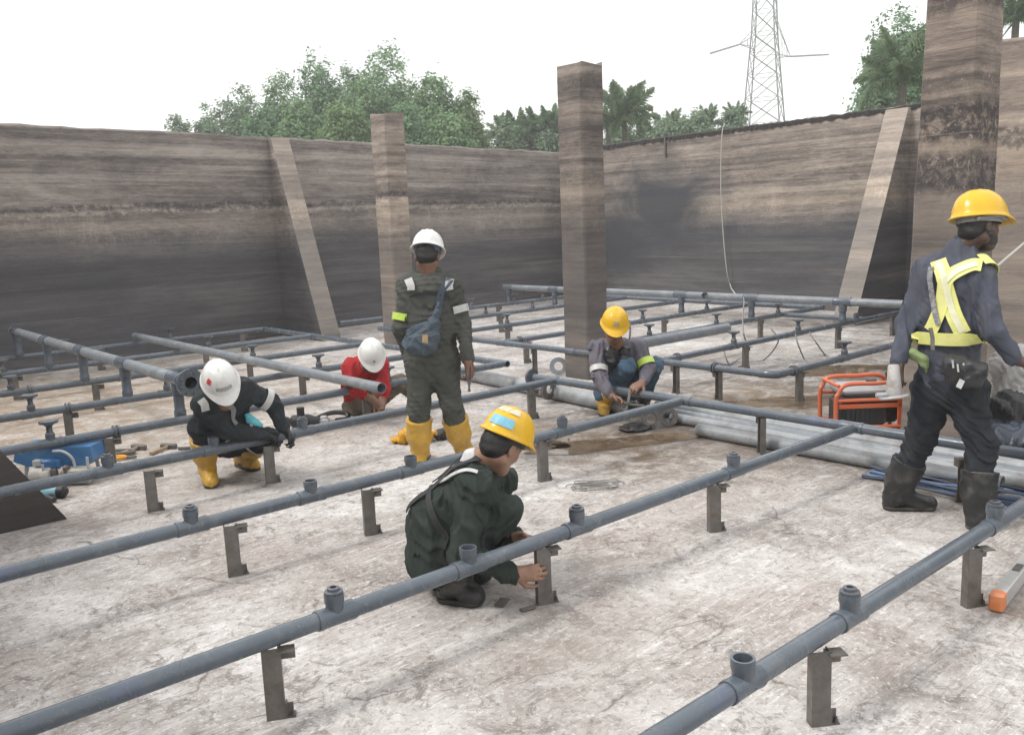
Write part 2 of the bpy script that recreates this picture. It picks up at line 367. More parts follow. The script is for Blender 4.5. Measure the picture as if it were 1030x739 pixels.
# ------------------------------------------------------------------ the setting: floor, outside ground, walls
def sheet(name, x0, x1, y0, y1, z, mat, nx=1, ny=1):
    xs = np.linspace(x0, x1, nx + 1); ys = np.linspace(y0, y1, ny + 1)
    V = [(x, y, z) for y in ys for x in xs]; F = [(j * (nx + 1) + i, j * (nx + 1) + i + 1, (j + 1) * (nx + 1) + i + 1, (j + 1) * (nx + 1) + i) for j in range(ny) for i in range(nx)]
    o = mk(name, V, F, mat, smooth=0); o['kind'] = 'structure'; return o
sheet('floor', -9, 16, -9, 16, 0, floor_mat())
sheet('ground', -240, 240, -240, 240, -.06, pmat('grass_ground', (.07, .10, .035), .4, .8, .9, .3, 30))

def wall_mesh(a, b, z0, z1, th, nseg, seed, jag=.012):
    """upright wall whose inner face runs a->b, thickness away from the camera side, slightly uneven crest"""
    a = np.array([*a, 0.]); b = np.array([*b, 0.]); d = unit(b - a); nrm = np.array([-d[1], d[0], 0])
    if (a + b)[:2] @ nrm[:2] < 0: nrm = -nrm
    rg = np.random.default_rng(seed); V = []; F = []
    for i in range(nseg + 1):
        p = a + (b - a) * i / nseg; j = rg.normal(0, jag); j2 = rg.normal(0, jag)
        V += [p + (0, 0, z0), p + (0, 0, z1 - .03 + j), p + nrm * .02 + (0, 0, z1 + j), p + nrm * th + (0, 0, z1 + j2), p + nrm * th + (0, 0, z0)]
    for i in range(nseg):
        k = i * 5; F += [(k + q, k + 5 + q, k + 6 + q, k + 1 + q) for q in range(4)]
    F += [(0, 1, 2, 3, 4), tuple(nseg * 5 + q for q in (4, 3, 2, 1, 0))]
    return V, F
ZT = 3.26
LW_A, LW_B = (-1.6, 12.66), (14.3, 14.42)           # long wall on the left, inner face
RW_A, RW_B = (14.2, 14.30), (13.88, 3.4)            # far wall on the right
def lwV(u): return LW_A[1] + (LW_B[1] - LW_A[1]) * (u - LW_A[0]) / (LW_B[0] - LW_A[0])
def rwU(v): return RW_A[0] + (RW_B[0] - RW_A[0]) * (v - RW_A[1]) / (RW_B[1] - RW_A[1])
WM_L = wall_mat('left_wall_concrete', 2.3, (.072, .073, .083), contrast=1.6, tint=(.88, .88, .90))
WM_R = wall_mat('right_wall_concrete', 8.1, (.062, .066, .078), .03, (1.02, .99, .96), contrast=1.6, crust=.15, smudge=((0, -2.6, 2.0, 2.0, 1.05), (0, -1.2, 1.2, 1.9, .9), (0, -8.6, 2.1, 1.0, 1.2)))
t = thing('concrete_wall', 'long water-stained concrete tank wall on the left with a sloping buttress', 'wall', (*LW_A, 0))
mk('wall_face', *wall_mesh(LW_A, LW_B, -.3, ZT, .28, 60, 1), WM_L, t, smooth=0)
BUT = wall_mat('buttress_concrete', 5.5, (.19, .178, .168), .1, (1.30, 1.26, 1.21), .75, .9, crust=.3)  # paler tint puts the brightness of the upward-facing slope into its colour
def buttress(o, along, out, wd, depth, htop, toe, mat, parent, label=None):
    """wedge on a wall: foot line o, thickness wd along, sticking out by depth at the floor"""
    o = np.array([*o, 0.]); al = np.array([*along, 0.]); ou = np.array([*out, 0.])
    prof = [(-.05, -.02), (depth, -.02), (depth, toe), (.10, htop), (-.05, htop)]
    ob = MB().prism(prof, o, ou, (0, 0, 1), al * wd).build('buttress', mat, parent, smooth=0, label=label)
    ob.data.materials.append(WM_L if parent.name == 'concrete_wall' else WM_R)
    for p_ in ob.data.polygons:
        if p_.index < 2: p_.material_index = 1
v = lwV(6.62); buttress((6.60, v), (1, .11), (0, -1), .34, 1.33, ZT - .012, .06, BUT, t)
t = thing('concrete_wall', 'stained concrete tank wall at the far right, dark crust along its top edge', 'wall', (*RW_A, 0))
mk('wall_face', *wall_mesh(RW_A, RW_B, -.3, ZT + .01, .28, 50, 2, .02), WM_R, t, smooth=0)
buttress((rwU(6.65), 6.46), (0.03, 1), (-1, 0), .37, 1.6, ZT - .005, .06, BUT, t)
P_ = []; V = []; F = []; n_c = 210; rgc = np.random.default_rng(3); hh = .035
for i in range(n_c):                                  # dark moss crust, a continuous torn strip
    vv = 14.1 - i * .051; hh = .6 * hh + .4 * rgc.uniform(.015, .075); u0 = rwU(vv); ov = rgc.uniform(.0, .03)
    V += [(u0 - ov, vv, ZT - .03 - ov), (u0 - ov, vv, ZT + hh * .6), (u0 + .10, vv + rgc.normal(0, .01), ZT + hh + .012), (u0 + .26, vv, ZT + .02)]
    if i: F += [((i - 1) * 4 + q, i * 4 + q, i * 4 + q + 1, (i - 1) * 4 + q + 1) for q in range(3)]
mk('moss_crust', V, F, pmat('dark_moss', (.030, .029, .027), .4, 20, .95, .6, 60), t, smooth=0)
t = thing('concrete_wall', 'nearer concrete tank wall at the right edge, behind the walking man', 'wall', (9.45, 4.0, 0))
mk('wall_face', *wall_mesh((9.45, 4.05), (9.40, -3.0), -.3, 3.29, .28, 24, 3), wall_mat('near_wall_concrete', 13.2, (.16, .143, .132), .25, (1.15, 1.08, 1.02), .6, 1.2, belts=((2.3, .06, .7),)), t, smooth=0)
mk('wall_return', *wall_mesh((9.68, 4.04), (13.95, 3.55), -.3, 3.27, .25, 12, 4), WM_R, t, smooth=0)
t = thing('concrete_wall', 'tank side wall with the dark wedge-shaped buttress foot at the lower left edge', 'wall', (-1.35, 5.8, 0))
mk('wall_face', *wall_mesh((-1.35, -1.0), (-1.45, 12.7), -.3, ZT, .28, 30, 6), WM_L, t, smooth=0)
DARKW = wall_mat('dark_wedge_concrete', 4.4, (.060, .053, .051), .6, (.6, .58, .56), 1.0)
MB().prism([(-2.35, -.02), (.0, -.02), (-.02, .02), (-2.0, ZT - .02), (-2.35, ZT - .02)], (1.27, 5.78, 0), (1, 0, 0), (0, 0, 1), (0, .34, 0)).build('buttress', DARKW, t, smooth=0, label='dark stained wedge buttress foot')

def column(o, du, dv, ht, label, mat, flare=0.0):
    c = thing('concrete_column', label, 'column', (o[0], o[1], 0))
    b = .018; rg = np.random.default_rng(int(o[0] * 100)); V = []; F = []; n = 14
    P = [(b, 0), (du - b, 0), (du, b), (du, dv - b), (du - b, dv), (b, dv), (0, dv - b), (0, b)]
    for i in range(n + 1):
        z = -.05 + (ht + .05) * i / n
        for x, y in P:
            j = rg.normal(0, .0025, 2); V.append((o[0] + x + j[0], o[1] + y + j[1] + (flare * (1 - z / ht) if y > dv / 2 else 0), z + (rg.normal(0, .012) if i == n else 0)))
    for k in range(n): F += [(k * 8 + i, k * 8 + (i + 1) % 8, (k + 1) * 8 + (i + 1) % 8, (k + 1) * 8 + i) for i in range(8)]
    F.append(tuple(range(n * 8, n * 8 + 8)))
    mk('shaft', V, F, mat, c, smooth=0); return c
column((6.66, 6.50), .34, .36, 3.31, 'stained concrete column in the centre, between the long wall and far wall', wall_mat('centre_column_concrete', 21.0, (.098, .090, .088), .12, (.74, .715, .705), .85, 1.7, crust=.3, belts=((3.1, .08, .5),)))
column((6.90, 10.55), .33, .38, 3.30, 'weathered concrete column farthest back, in front of the tree-topped left wall', wall_mat('far_column_concrete', 17.0, (.15, .132, .12), .0, (1.12, 1.07, 1.02), .8, 1.6, belts=((2.25, .10, .5),)))
column((6.17, 2.43), .40, .335, 3.6, 'thick crusted concrete column behind the walking man in the yellow harness', wall_mat('near_column_concrete', 31.0, (.14, .125, .115), .3, (1.0, .93, .88), .7, 1.5, crust=.3, belts=((2.26, .13, .95), (1.93, .13, .9), (3.05, .10, .75), (2.52, .05, .5))), flare=.10)

# ------------------------------------------------------------------ pipes
RP = .0335; ZP = .30
GROUPP = 'grey plastic air pipes on stub posts'
def ax_pt(axis, fixed, t, z): return np.array([t, fixed, z]) if axis == 'U' else np.array([fixed, t, z])
def tee(root, axis, fixed, t, z, kind, r=RP):
    d = np.array([1., 0, 0]) if axis == 'U' else np.array([0, 1., 0]); c = ax_pt(axis, fixed, t, z); k = r / .0335
    m = MB(); L = .078 * k
    m.lathe([(r * .9, -L), (r * 1.13, -L), (r * 1.17, -L + .010), (r * 1.11, -L + .028), (r * 1.11, L - .028), (r * 1.17, L - .010), (r * 1.13, L), (r * .9, L)], c, d, 20)
    if kind in ('open', 'cap'):
        h = r + .052 * k; q = r * 1.05
        m.lathe([(q * .95, 0), (q * .95, r + .012), (q * 1.06, r + .02), (q * 1.06, h), (q * .84, h), (q * .82, h - .05)], c, (0, 0, 1), 20)
        o = m.build('tee_fitting', PVC, root)
        if kind == 'cap':
            MB().lathe([(q * .84, h - .012), (q * .98, h - .002), (q * .98, h + .010), (q * .66, h + .013), (q * .66, h + .022), (q * .34, h + .024), (q * .34, h + .016), (.001, h + .016)], c, (0, 0, 1), 18).build('end_plug', PVC_D, o)
    elif kind == 'disc':
        o = m.build('tee_fitting', PVC, root)
        q = r * 1.0
        MB().lathe([(q * .95, r * .6), (q * .95, r + .035), (q * .62, r + .05), (q * .6, r + .085), (q * 1.1, r + .105), (q * 1.9, r + .112), (q * 1.95, r + .128), (q * 1.2, r + .122), (.002, r + .118)], c, (0, 0, 1), 18).build('diffuser_cup', PVC_D, o)
    else: o = m.build('tee_fitting', PVC, root)
    return o
def coupling(root, axis, fixed, t, z, r=RP):
    d = np.array([1., 0, 0]) if axis == 'U' else np.array([0, 1., 0]); c = ax_pt(axis, fixed, t, z); m = MB()
    for s_ in (-.02, .008): m.lathe([(r * .9, s_), (r * 1.45, s_), (r * 1.5, s_ + .003), (r * 1.45, s_ + .013), (r * .9, s_ + .013)], c, d, 18)
    m.build('flange_joint', PVC_D, root)
def lateral(label, axis, fixed, t0, t1, z=ZP, tees=(), joints=(), r=RP, mat=PVC, name='air_pipe', group=GROUPP, seg=1.95):
    a, b = ax_pt(axis, fixed, t0, z), ax_pt(axis, fixed, t1, z)
    root = thing(name, label, 'pipe', (*((a + b) / 2)[:2], 0), group)
    MB().hollow(a, b, r, .005).build('pipe', mat, root)
    for q in tees: tee(root, axis, fixed, q[0], z, q[1], r)
    for j in joints: coupling(root, axis, fixed, j, z, r)
    return root
TS = [(1.45, 'cap'), (2.08, 'open'), (2.72, 'cap'), (3.95, 'cap')]
hd = lateral('grey header pipe crossing behind the near pipes, passing under the worker in jeans', 'V', 5.30, -1.2, 5.86)
for q in (5.62, 4.15, 2.77): tee(hd, 'V', 5.30, q, ZP, 'plain')
MB().lathe([(.03, -.012), (.075, -.012), (.075, .012), (.03, .012)], (5.30, 5.90, ZP), (0, 1, 0), 20).build('end_flange', PVC_D, hd)
lateral('long grey pipe with capped tees running under the front crouching man\'s hands', 'U', 2.75, -1.5, 5.25, tees=TS)
lateral('long grey pipe with capped tees passing just behind the front crouching man', 'U', 4.15, -1.6, 5.25, tees=[(1.45, 'cap'), (2.10, 'open'), (2.75, 'open'), (3.99, 'cap')])
lateral('long grey pipe gripped by the gloved man in yellow boots at left', 'U', 5.58, -1.4, 5.25, tees=[(1.48, 'cap'), (2.15, 'open'), (2.80, 'cap')])
lateral('nearest grey pipe with an open tee socket at the lower right corner', 'U', 1.42, 1.0, 5.25, tees=[(2.09, 'open'), (2.73, 'cap'), (4.01, 'cap')])
# left grid
ndisc = {6.70: [(1.42, 'disc'), (3.1, 'plain'), (4.25, 'disc')], 8.00: [(1.58, 'disc'), (2.7, 'disc'), (4.25, 'disc')], 9.35: [(1.7, 'disc'), (2.75, 'disc'), (4.15, 'disc')],
         10.75: [(1.9, 'disc'), (2.9, 'disc'), (4.2, 'disc')], 12.25: [(2.9, 'disc'), (4.25, 'disc')]}
lbl = ['first pipe of the left grid, passing over the blue machine', 'second pipe of the left grid, ending behind the man in red', 'middle pipe of the left grid behind the flanged riser header',
       'fourth pipe of the left grid, next to last before the wall', 'last pipe of the left grid, close under the long left wall']
for (vv, tl), lb in zip(ndisc.items(), lbl):
    lateral('grey ' + lb, 'U', vv, -1.1, 5.62, tees=tl, joints=(1.86, ))
cl = lateral('grey end pipe closing the left grid beside the sloping buttress foot', 'V', 5.66, 6.66, 12.29)
for vv in (8.0, 9.35, 10.75): tee(cl, 'V', 5.66, vv, ZP, 'plain')
def riser(root, axis_fixed, v, z_top, r=.04):
    m = MB(); c = np.array([axis_fixed, v, 0])
    m.lathe([(r * .8, ZP), (r * 1.15, ZP + .02), (r * 1.15, ZP + .07), (r, ZP + .08), (r, z_top - .13), (r * 1.25, z_top - .12), (r * 1.25, z_top)], c, (0, 0, 1), 18)
    m.build('riser', PVC, root)
def raised(label, U, v0, v1, z, drops, r=.05):
    root = lateral(label, 'V', U, v0, v1, z, r=r, mat=PVC_L, name='raised_header_pipe', group='raised header pipes above the grids')
    for q in drops:
        tee(root, 'V', U, q, z, 'plain', r); riser(root, U, q, z)
    return root
rh = raised('thick raised header pipe with a bolted flange on its near end, far left', 2.36, 6.52, 12.42, .62, (6.75, 8.02, 9.35, 10.75, 12.22))
fl = MB().lathe([(.046, .02), (.056, .02), (.056, -.015), (.106, -.015), (.106, -.04), (.046, -.04)], (2.36, 6.50, .62), (0, 1, 0), 24, cap=False).build('end_flange', PVC, rh)
m = MB()
for i in range(8):
    a = i * math.pi / 4 + .3; m.lathe([(.009, 0), (.009, .012)], (2.36 + .078 * math.cos(a), 6.46, .62 + .078 * math.sin(a)), (0, -1, 0), 6)
m.build('bolt_ring', STEEL, fl)
lateral('thick loose pipe lying open-ended across the left grid toward the man in red', 'V', 3.80, 6.10, 12.3, .40, r=.046, mat=PVC_L, name='loose_pipe', group='loose thick pipes')
# right grid
nr = {4.20: [(7.85, 'disc')], 5.52: [(7.93, 'disc'), (9.22, 'disc'), (10.6, 'cap')], 6.74: [(7.97, 'disc'), (9.3, 'disc'), (10.73, 'disc')], 7.93: [(7.95, 'disc'), (9.24, 'disc'), (10.7, 'disc')],
      9.27: [(7.9, 'disc'), (9.3, 'disc')], 10.6: [(8.6, 'disc'), (9.6, 'disc')], 11.85: [(9.3, 'disc'), (10.3, 'disc'), (11.0, 'disc')]}
lb2 = ['nearest pipe of the right grid, above the orange generator', 'second pipe of the right grid with three diffuser cups', 'third pipe of the right grid, right of the helmeted man in jeans',
       'fourth pipe of the right grid, passing behind the centre column', 'fifth pipe of the right grid, left of the centre column', 'sixth pipe of the right grid, next to last before the corner', 'last pipe of the right grid in the back corner']
ends = {4.20: 9.6, 5.52: 11.9, 6.74: 11.9, 7.93: 11.88, 9.27: 11.88, 10.6: 11.88, 11.85: 11.88}
for (vv, tl), lb in zip(nr.items(), lb2):
    lateral('grey ' + lb, 'U', vv, 6.70, ends[vv], tees=tl, joints=(6.95, ) if vv < 9 else ())
h2 = lateral('grey near header of the right grid bending at its front corner', 'V', 6.66, 4.28, 10.65)
MB().tube(catmull([(6.66, 4.36, ZP), (6.668, 4.27, ZP), (6.71, 4.215, ZP), (6.80, 4.20, ZP)], 6), RP * 1.15, 16).build('elbow', PVC, h2)
for vv in (5.52, 6.74, 7.93, 9.27): tee(h2, 'V', 6.66, vv, ZP, 'plain')
coupling(h2, 'V', 6.66, 4.85, ZP)
h3 = lateral('thin far end pipe closing the right grid near the far wall', 'V', 11.92, 6.72, 11.88)
lateral('short grey cross pipe linking two pipes of the right grid before the far wall', 'V', 10.82, 5.55, 6.70)
rr = raised('long raised header pipe running across the back of the right grid', 10.25, 4.75, 12.05, .58, (5.52, 6.85, 8.05, 10.75, 11.95))
MB().lathe([(.05, 0), (.05, .09), (.036, .09), (.034, .04)], (10.25, 7.62, .58), (-.8, -.5, .1), 16).build('stub_outlet', PVC_D, rr)
lateral('thick loose pipe lying between pipes of the right grid, behind the man in jeans', 'U', 6.36, 7.15, 9.0, .33, r=.06, mat=PVC_L, name='loose_pipe', group='loose thick pipes')
# loose pipes on the floor behind the header
def floor_pipe(a, b, r, label, mat=PALE):
    a = np.array([a[0], a[1], r + .004]); b = np.array([b[0], b[1], r + .004])
    o = MB().hollow(a, b, r, .008, 22).build('loose_pipe', mat, None, loc=(*((a + b) / 2)[:2], 0)); return tag(o, label, 'pipe', 'pale pipes lying on the floor')
floor_pipe((5.92, 8.35), (5.62, 4.95), .070, 'fat pale pipe on the floor between the standing man and the man in jeans')
floor_pipe((5.95, 4.95), (5.86, -.5), .047, 'pale pipe lying behind the others, next to the generator')
floor_pipe((5.66, 4.55), (5.62, .2), .042, 'thin pale pipe in the middle of the lying bundle')
floor_pipe((5.42, 4.10), (5.46, 1.9), .050, 'pale pipe with its open end showing, foremost of the lying bundle')
floor_pipe((5.80, 4.75), (5.74, 1.2), .042, 'slim grey pipe lying between the pale pipes of the bundle', PVC_L)
floor_pipe((5.80, 7.2), (5.72, 5.6), .05, 'dark dusty pipe lying tight behind the fat pale pipe', PVC_L)

# ------------------------------------------------------------------ stub posts
def proto_post():
    t = thing('stub_post', '', 'post'); h = .2665
    W2, dp, th = .066, .04, .005
    m = MB()
    m.prism([(-W2 / 2, 0), (W2 / 2, 0), (W2 / 2, dp), (W2 / 2 - th, dp), (W2 / 2 - th, th), (-W2 / 2 + th, th), (-W2 / 2 + th, dp), (-W2 / 2, dp)], (0, -dp / 2, 0), (1, 0, 0), (0, 1, 0), (0, 0, h))
    m.build('channel', STEEL, t, smooth=0)
    m = MB()                                         # top angle, reaching out on one side behind the web
    m.prism([(0, 0), (.005, 0), (.005, .045), (.055, .045), (.055, .05), (0, .05)], (W2 / 2 - .012, .018, h - .056), (0, -1, 0), (0, 0, 1), (.06, 0, 0))
    m.lathe([(.008, 0), (.008, .010)], (W2 / 2 + .022, .012, h - .034), (0, -1, 0), 6)
    m.build('top_bracket', STEEL, t, smooth=0)
    m = MB(); x = W2 / 2 + .001
    m.prism([(0, 0), (.034, 0), (.034, .006), (.006, .006), (.006, .052), (0, .052)], (x, -.018, 0), (1, 0, 0), (0, 0, 1), (0, .040, 0))
    m.box((x + .014, .0, .026), (.026, .006, .050))
    m.lathe([(.007, .0), (.007, .012), (.004, .012), (.004, .022)], (x + .024, -.010, .0055), (0, 0, 1), 6)
    m.build('foot_lug', DSTEEL, t, smooth=0)
    return t
PP = proto_post(); PK = kids(PP); first = [True]
ORD = ['first', 'second', 'third', 'fourth', 'fifth']
def posts(pipe_desc, pts):
    for i, p in enumerate(pts):
        u, v_ = p[:2]; rz = p[2] if len(p) > 2 else -.25 + random.uniform(-.12, .12)
        o = PP if first[0] else copy_tree(PP, None, PK); first[0] = False
        o.location = (u, v_, 0); o.rotation_euler = (0, 0, rz)
        sp = p[3] if len(p) > 3 else ('only steel stub post under ' if len(pts) == 1 else ORD[i] + ' stub post from the left under ') + pipe_desc
        tag(o, sp, 'post', 'steel stub posts under the pipes')
posts('the front pipe', [(1.19, 2.75, -.5, 'short steel post under the front pipe at the bottom left of the picture'), (2.50, 2.755, -.4, 'short steel post held in the hands of the front crouching man'), (3.77, 2.75, -.5, 'short steel post under the front pipe, right of the crouching man')])
posts('the corner pipe', [(2.50, 1.40, -.6, 'steel post under the nearest pipe at the bottom right corner'), (3.76, 1.41, -.5, 'steel post beside the orange-ended straightedge at right')])
posts('the pipe behind the front crouching man', [(1.63, 4.12), (2.43, 4.12), (3.79, 4.14)])
posts('the pipe held by the gloved man', [(1.70, 5.52), (2.50, 5.52), (5.0, 5.58)])
posts('the crossing header pipe', [(5.30, 3.45, .9, 'stub post under the crossing header pipe, in front of the lying pale pipes'), (5.10, 1.98, .9, 'stub post standing between the walking man\'s boots')])
posts('the left grid pipe over the blue machine', [(1.80, 6.68), (4.0, 6.70)])
posts('the second left grid pipe', [(1.85, 8.0), (4.05, 8.0)])
posts('the middle left grid pipe', [(2.45, 9.35), (4.1, 9.35)])
posts('the next-to-last left grid pipe', [(2.0, 10.75), (4.15, 10.75)])
posts('the left grid pipe close to the long wall', [(3.3, 12.25), (5.3, 12.25)])
posts('the near header of the right grid', [(6.66, 5.30, 1.2), (6.66, 4.80, 1.2), (6.66, 7.35, 1.2), (6.66, 8.6, 1.2)])
posts('the right grid pipe above the generator', [(7.05, 4.2), (9.0, 4.2)])
posts('the second pipe of the right grid', [(8.15, 5.52), (10.15, 5.52), (11.6, 5.52)])
posts('the third pipe of the right grid', [(7.50, 6.74), (10.3, 6.74)])
posts('the fourth pipe of the right grid', [(7.05, 7.93), (9.7, 7.93)])
posts('the fifth pipe of the right grid', [(7.9, 9.27), (9.6, 9.27)])
posts('the last pipe of the right grid', [(8.9, 10.6), (9.9, 11.85)])

# ------------------------------------------------------------------ soft bodies: smooth-blended volumes turned into one continuous surface
class Sdf:
    def __init__(s, k=.03): s.p = []; s.k = k
    def cap(s, a, b, r0, r1=None, k=None, sq=None):
        """tapered limb a->b; sq=(axis, factor) flattens the section along axis"""
        s.p.append(('c', np.asarray(a, float), np.asarray(b, float), r0, r0 if r1 is None else r1, s.k if k is None else k, sq)); return s
    def ell(s, c, r, ax=None, k=None):
        s.p.append(('e', np.asarray(c, float), np.broadcast_to(np.asarray(r, float), (3,)), np.eye(3) if ax is None else np.array(ax), 0, s.k if k is None else k, None)); return s
    def one(s, q, P):
        if q[0] == 'c':
            _, a, b, r0, r1, k, sq = q; ab = b - a; pa = P - a
            t = np.clip((pa @ ab) / max(ab @ ab, 1e-9), 0, 1); d = pa - t[..., None] * ab
            if sq is not None: d = d + (d @ sq[0])[..., None] * sq[0] * (1 / sq[1] - 1)
            dd = np.sqrt((d * d).sum(-1)) - (r0 + (r1 - r0) * t)
            return dd * (sq[1] if sq is not None and sq[1] < 1 else 1)
        _, c, r, A, _, k, _ = q; x = (P - c) @ A.T
        k0 = np.sqrt(((x / r) ** 2).sum(-1)); k1 = np.sqrt(((x / (r * r)) ** 2).sum(-1)); return k0 * (k0 - 1) / np.maximum(k1, 1e-9)
    def ev(s, P):
        P = np.asarray(P, float); f = np.full(P.shape[:-1], 9.0)
        for q in s.p:
            d = s.one(q, P); k = q[5]; h = np.maximum(k - np.abs(f - d), 0) / k; f = np.minimum(f, d) - h * h * k * .25
        return f
    def bb(s):
        lo, hi = [], []
        for q in s.p:
            if q[0] == 'c': r = max(q[3], q[4]) * (max(1, q[6][1]) if q[6] else 1); lo += [q[1] - r, q[2] - r]; hi += [q[1] + r, q[2] + r]
            else: r = q[2].max(); lo.append(q[1] - r); hi.append(q[1] + r)
        return np.min(lo, 0), np.max(hi, 0)
    def mesh(s, vox=.009, fold=0.0, zmin=None, cut=None, seed=1):
        lo, hi = s.bb(); lo = lo - 4 * vox - fold; hi = hi + 4 * vox + fold
        n = np.ceil((hi - lo) / vox).astype(int) + 1
        X = [lo[i] + vox * np.arange(n[i]) for i in range(3)]
        f = np.full(n, .5, np.float32)
        for q in s.p:
            one = Sdf(); one.p = [q]; a, b = one.bb(); pad = q[5] + 2 * vox + .02
            i0 = np.maximum(((a - pad - lo) / vox).astype(int), 0); i1 = np.minimum(((b + pad - lo) / vox).astype(int) + 2, n)
            sl_ = tuple(slice(i0[i], i1[i]) for i in range(3))
            P = np.stack(np.meshgrid(*[X[i][sl_[i]] for i in range(3)], indexing='ij'), -1)
            d = s.one(q, P); g = f[sl_]; k = q[5]; h = np.maximum(k - np.abs(g - d), 0) / k
            f[sl_] = np.minimum(g, d) - h * h * k * .25
        G3 = None
        if fold > 0:
            G3 = np.stack(np.meshgrid(*X, indexing='ij'), -1); near = np.abs(f) < 3 * fold + vox * 2; P = G3[near]
            rg = np.random.default_rng(seed); w_ = np.zeros(len(P))
            wp = np.stack([np.sin(P @ rg.normal(0, 16, 3) + rg.uniform(0, 6)) for _ in range(3)], -1) * .03
            for fr, am in ((21, .8), (39, .9), (70, .7), (118, .35)):
                kv = unit(rg.normal(0, 1, 3)) * fr; w_ += am * (1.1 - 2 * np.sqrt(np.sin((P + wp) @ kv + rg.uniform(0, 6)) ** 2 + .04))
            f[near] -= (fold * .95 * w_).astype(np.float32)
        if zmin is not None: f = np.maximum(f, (zmin - X[2])[None, None, :])
        if cut is not None:
            if G3 is None: G3 = np.stack(np.meshgrid(*X, indexing='ij'), -1)
            for p, nr_ in cut: f = np.maximum(f, (G3 - np.asarray(p)) @ np.asarray(nr_))
        f = np.where(f == 0, 1e-6, f); ins = f < 0
        idx = -np.ones(tuple(n - 1), np.int64); acc = np.zeros((*(n - 1), 3), np.float32); cnt = np.zeros(tuple(n - 1), np.int16)
        cr_ = [(dx, dy, dz) for dx in (0, 1) for dy in (0, 1) for dz in (0, 1)]
        def sub(A, o): return A[tuple(slice(o[i], o[i] + n[i] - 1) for i in range(3))]
        for ax in range(3):
            for o in cr_:
                if o[ax]: continue
                e = list(o); e[ax] = 1
                a, b = sub(f, o), sub(f, e); m_ = (a < 0) != (b < 0)
                t = np.where(m_, a / np.where(m_, a - b, 1), 0)
                pt = np.zeros((*m_.shape, 3), np.float32)
                for i in range(3): pt[..., i] = o[i]
                pt[..., ax] = t; acc += pt * m_[..., None]; cnt += m_
        msk = cnt > 0; idx[msk] = np.arange(msk.sum())
        V = lo + vox * (np.argwhere(msk) + acc[msk] / cnt[msk][:, None])
        Q = []
        for ax in range(3):
            u_, v_ = [(1, 2), (2, 0), (0, 1)][ax]
            a = ins; sh = [slice(None)] * 3; sh2 = [slice(None)] * 3; sh[ax] = slice(0, -1); sh2[ax] = slice(1, None)
            ch = a[tuple(sh)] != a[tuple(sh2)]; I = np.argwhere(ch)
            I = I[(I[:, u_] > 0) & (I[:, v_] > 0)]
            if not len(I): continue
            fl_ = a[tuple(I.T)]
            def g(du, dv): J = I.copy(); J[:, u_] -= du; J[:, v_] -= dv; return idx[tuple(J.T)]
            q = np.stack([g(1, 1), g(0, 1), g(0, 0), g(1, 0)], -1); q[~fl_] = q[~fl_][:, ::-1]; Q.append(q)
        Q = np.concatenate(Q); Q = Q[(Q >= 0).all(1)]
        return V, Q.astype(np.int32)
    def part(s, name, mat, parent, vox=.009, fold=0.0, label=None, **k):
        V, F = s.mesh(vox, fold, **k); return mk(name, V, F, mat, parent, None, 180, label)
    def snap(s, P, off=.006, it=5):
        P = np.array(P, float); e = .004
        for _ in range(it):
            d = s.ev(P); g = np.stack([s.ev(P + np.eye(3)[i] * e) - s.ev(P - np.eye(3)[i] * e) for i in range(3)], -1); g /= np.maximum(np.linalg.norm(g, axis=-1, keepdims=True), 1e-6)
            P = P - g * np.clip(d - off, -.05, .05)[:, None]
        return P, g
def strap(sd, pts, width, mat, parent, name, thick=.004, off=.007, per=8, closed=False, label=None, wid2=None):
    """ribbon laid on the surface of a garment"""
    P = catmull(pts, per) if not closed else np.asarray(pts, float); P, Nn = sd.snap(P, off)
    if not closed:
        P[1:-1] = .25 * P[:-2] + .5 * P[1:-1] + .25 * P[2:]; P, Nn = sd.snap(P, off, 2)
    T = np.gradient(P, axis=0)
    if closed: T = np.roll(P, -1, 0) - np.roll(P, 1, 0)
    V = []; F = []; m_ = len(P)
    for i in range(m_):
        b = unit(np.cross(T[i], Nn[i])); wv = width if wid2 is None else width + (wid2 - width) * i / (m_ - 1)
        V += [P[i] - b * wv / 2, P[i] - b * wv / 2 + Nn[i] * thick, P[i] + b * wv / 2 + Nn[i] * thick, P[i] + b * wv / 2]
    for i in range(m_ if closed else m_ - 1):
        a, c = i * 4, ((i + 1) % m_) * 4; F += [(a + q, c + q, c + (q + 1) % 4, a + (q + 1) % 4) for q in range(4)]
    # outer edge rows follow the cloth: lift corners that would sink into it
    V = np.array(V); d = sd.ev(V); 
    g = np.stack([sd.ev(V + np.eye(3)[i] * .004) - sd.ev(V - np.eye(3)[i] * .004) for i in range(3)], -1); g /= np.maximum(np.linalg.norm(g, axis=-1, keepdims=True), 1e-6)
    lift = np.clip(off * .7 - d, 0, .03); V = V + g * lift[:, None]
    return mk(name, V, F, mat, parent, None, 40, label)
def ring(sd, c, ax, r, width, mat, parent, name, off=.007, label=None, n=26):
    x, y, d = frame(ax); P = [np.asarray(c) + (x * math.cos(a) + y * math.sin(a)) * r for a in np.linspace(0, 2 * math.pi, n, endpoint=False)]
    P2, _ = sd.snap(P, off, 4); c_ = np.asarray(c); P2 = P2 - ((P2 - c_) @ d)[:, None] * d
    return strap(sd, P2, width, mat, parent, name, off=off, closed=True, label=label)

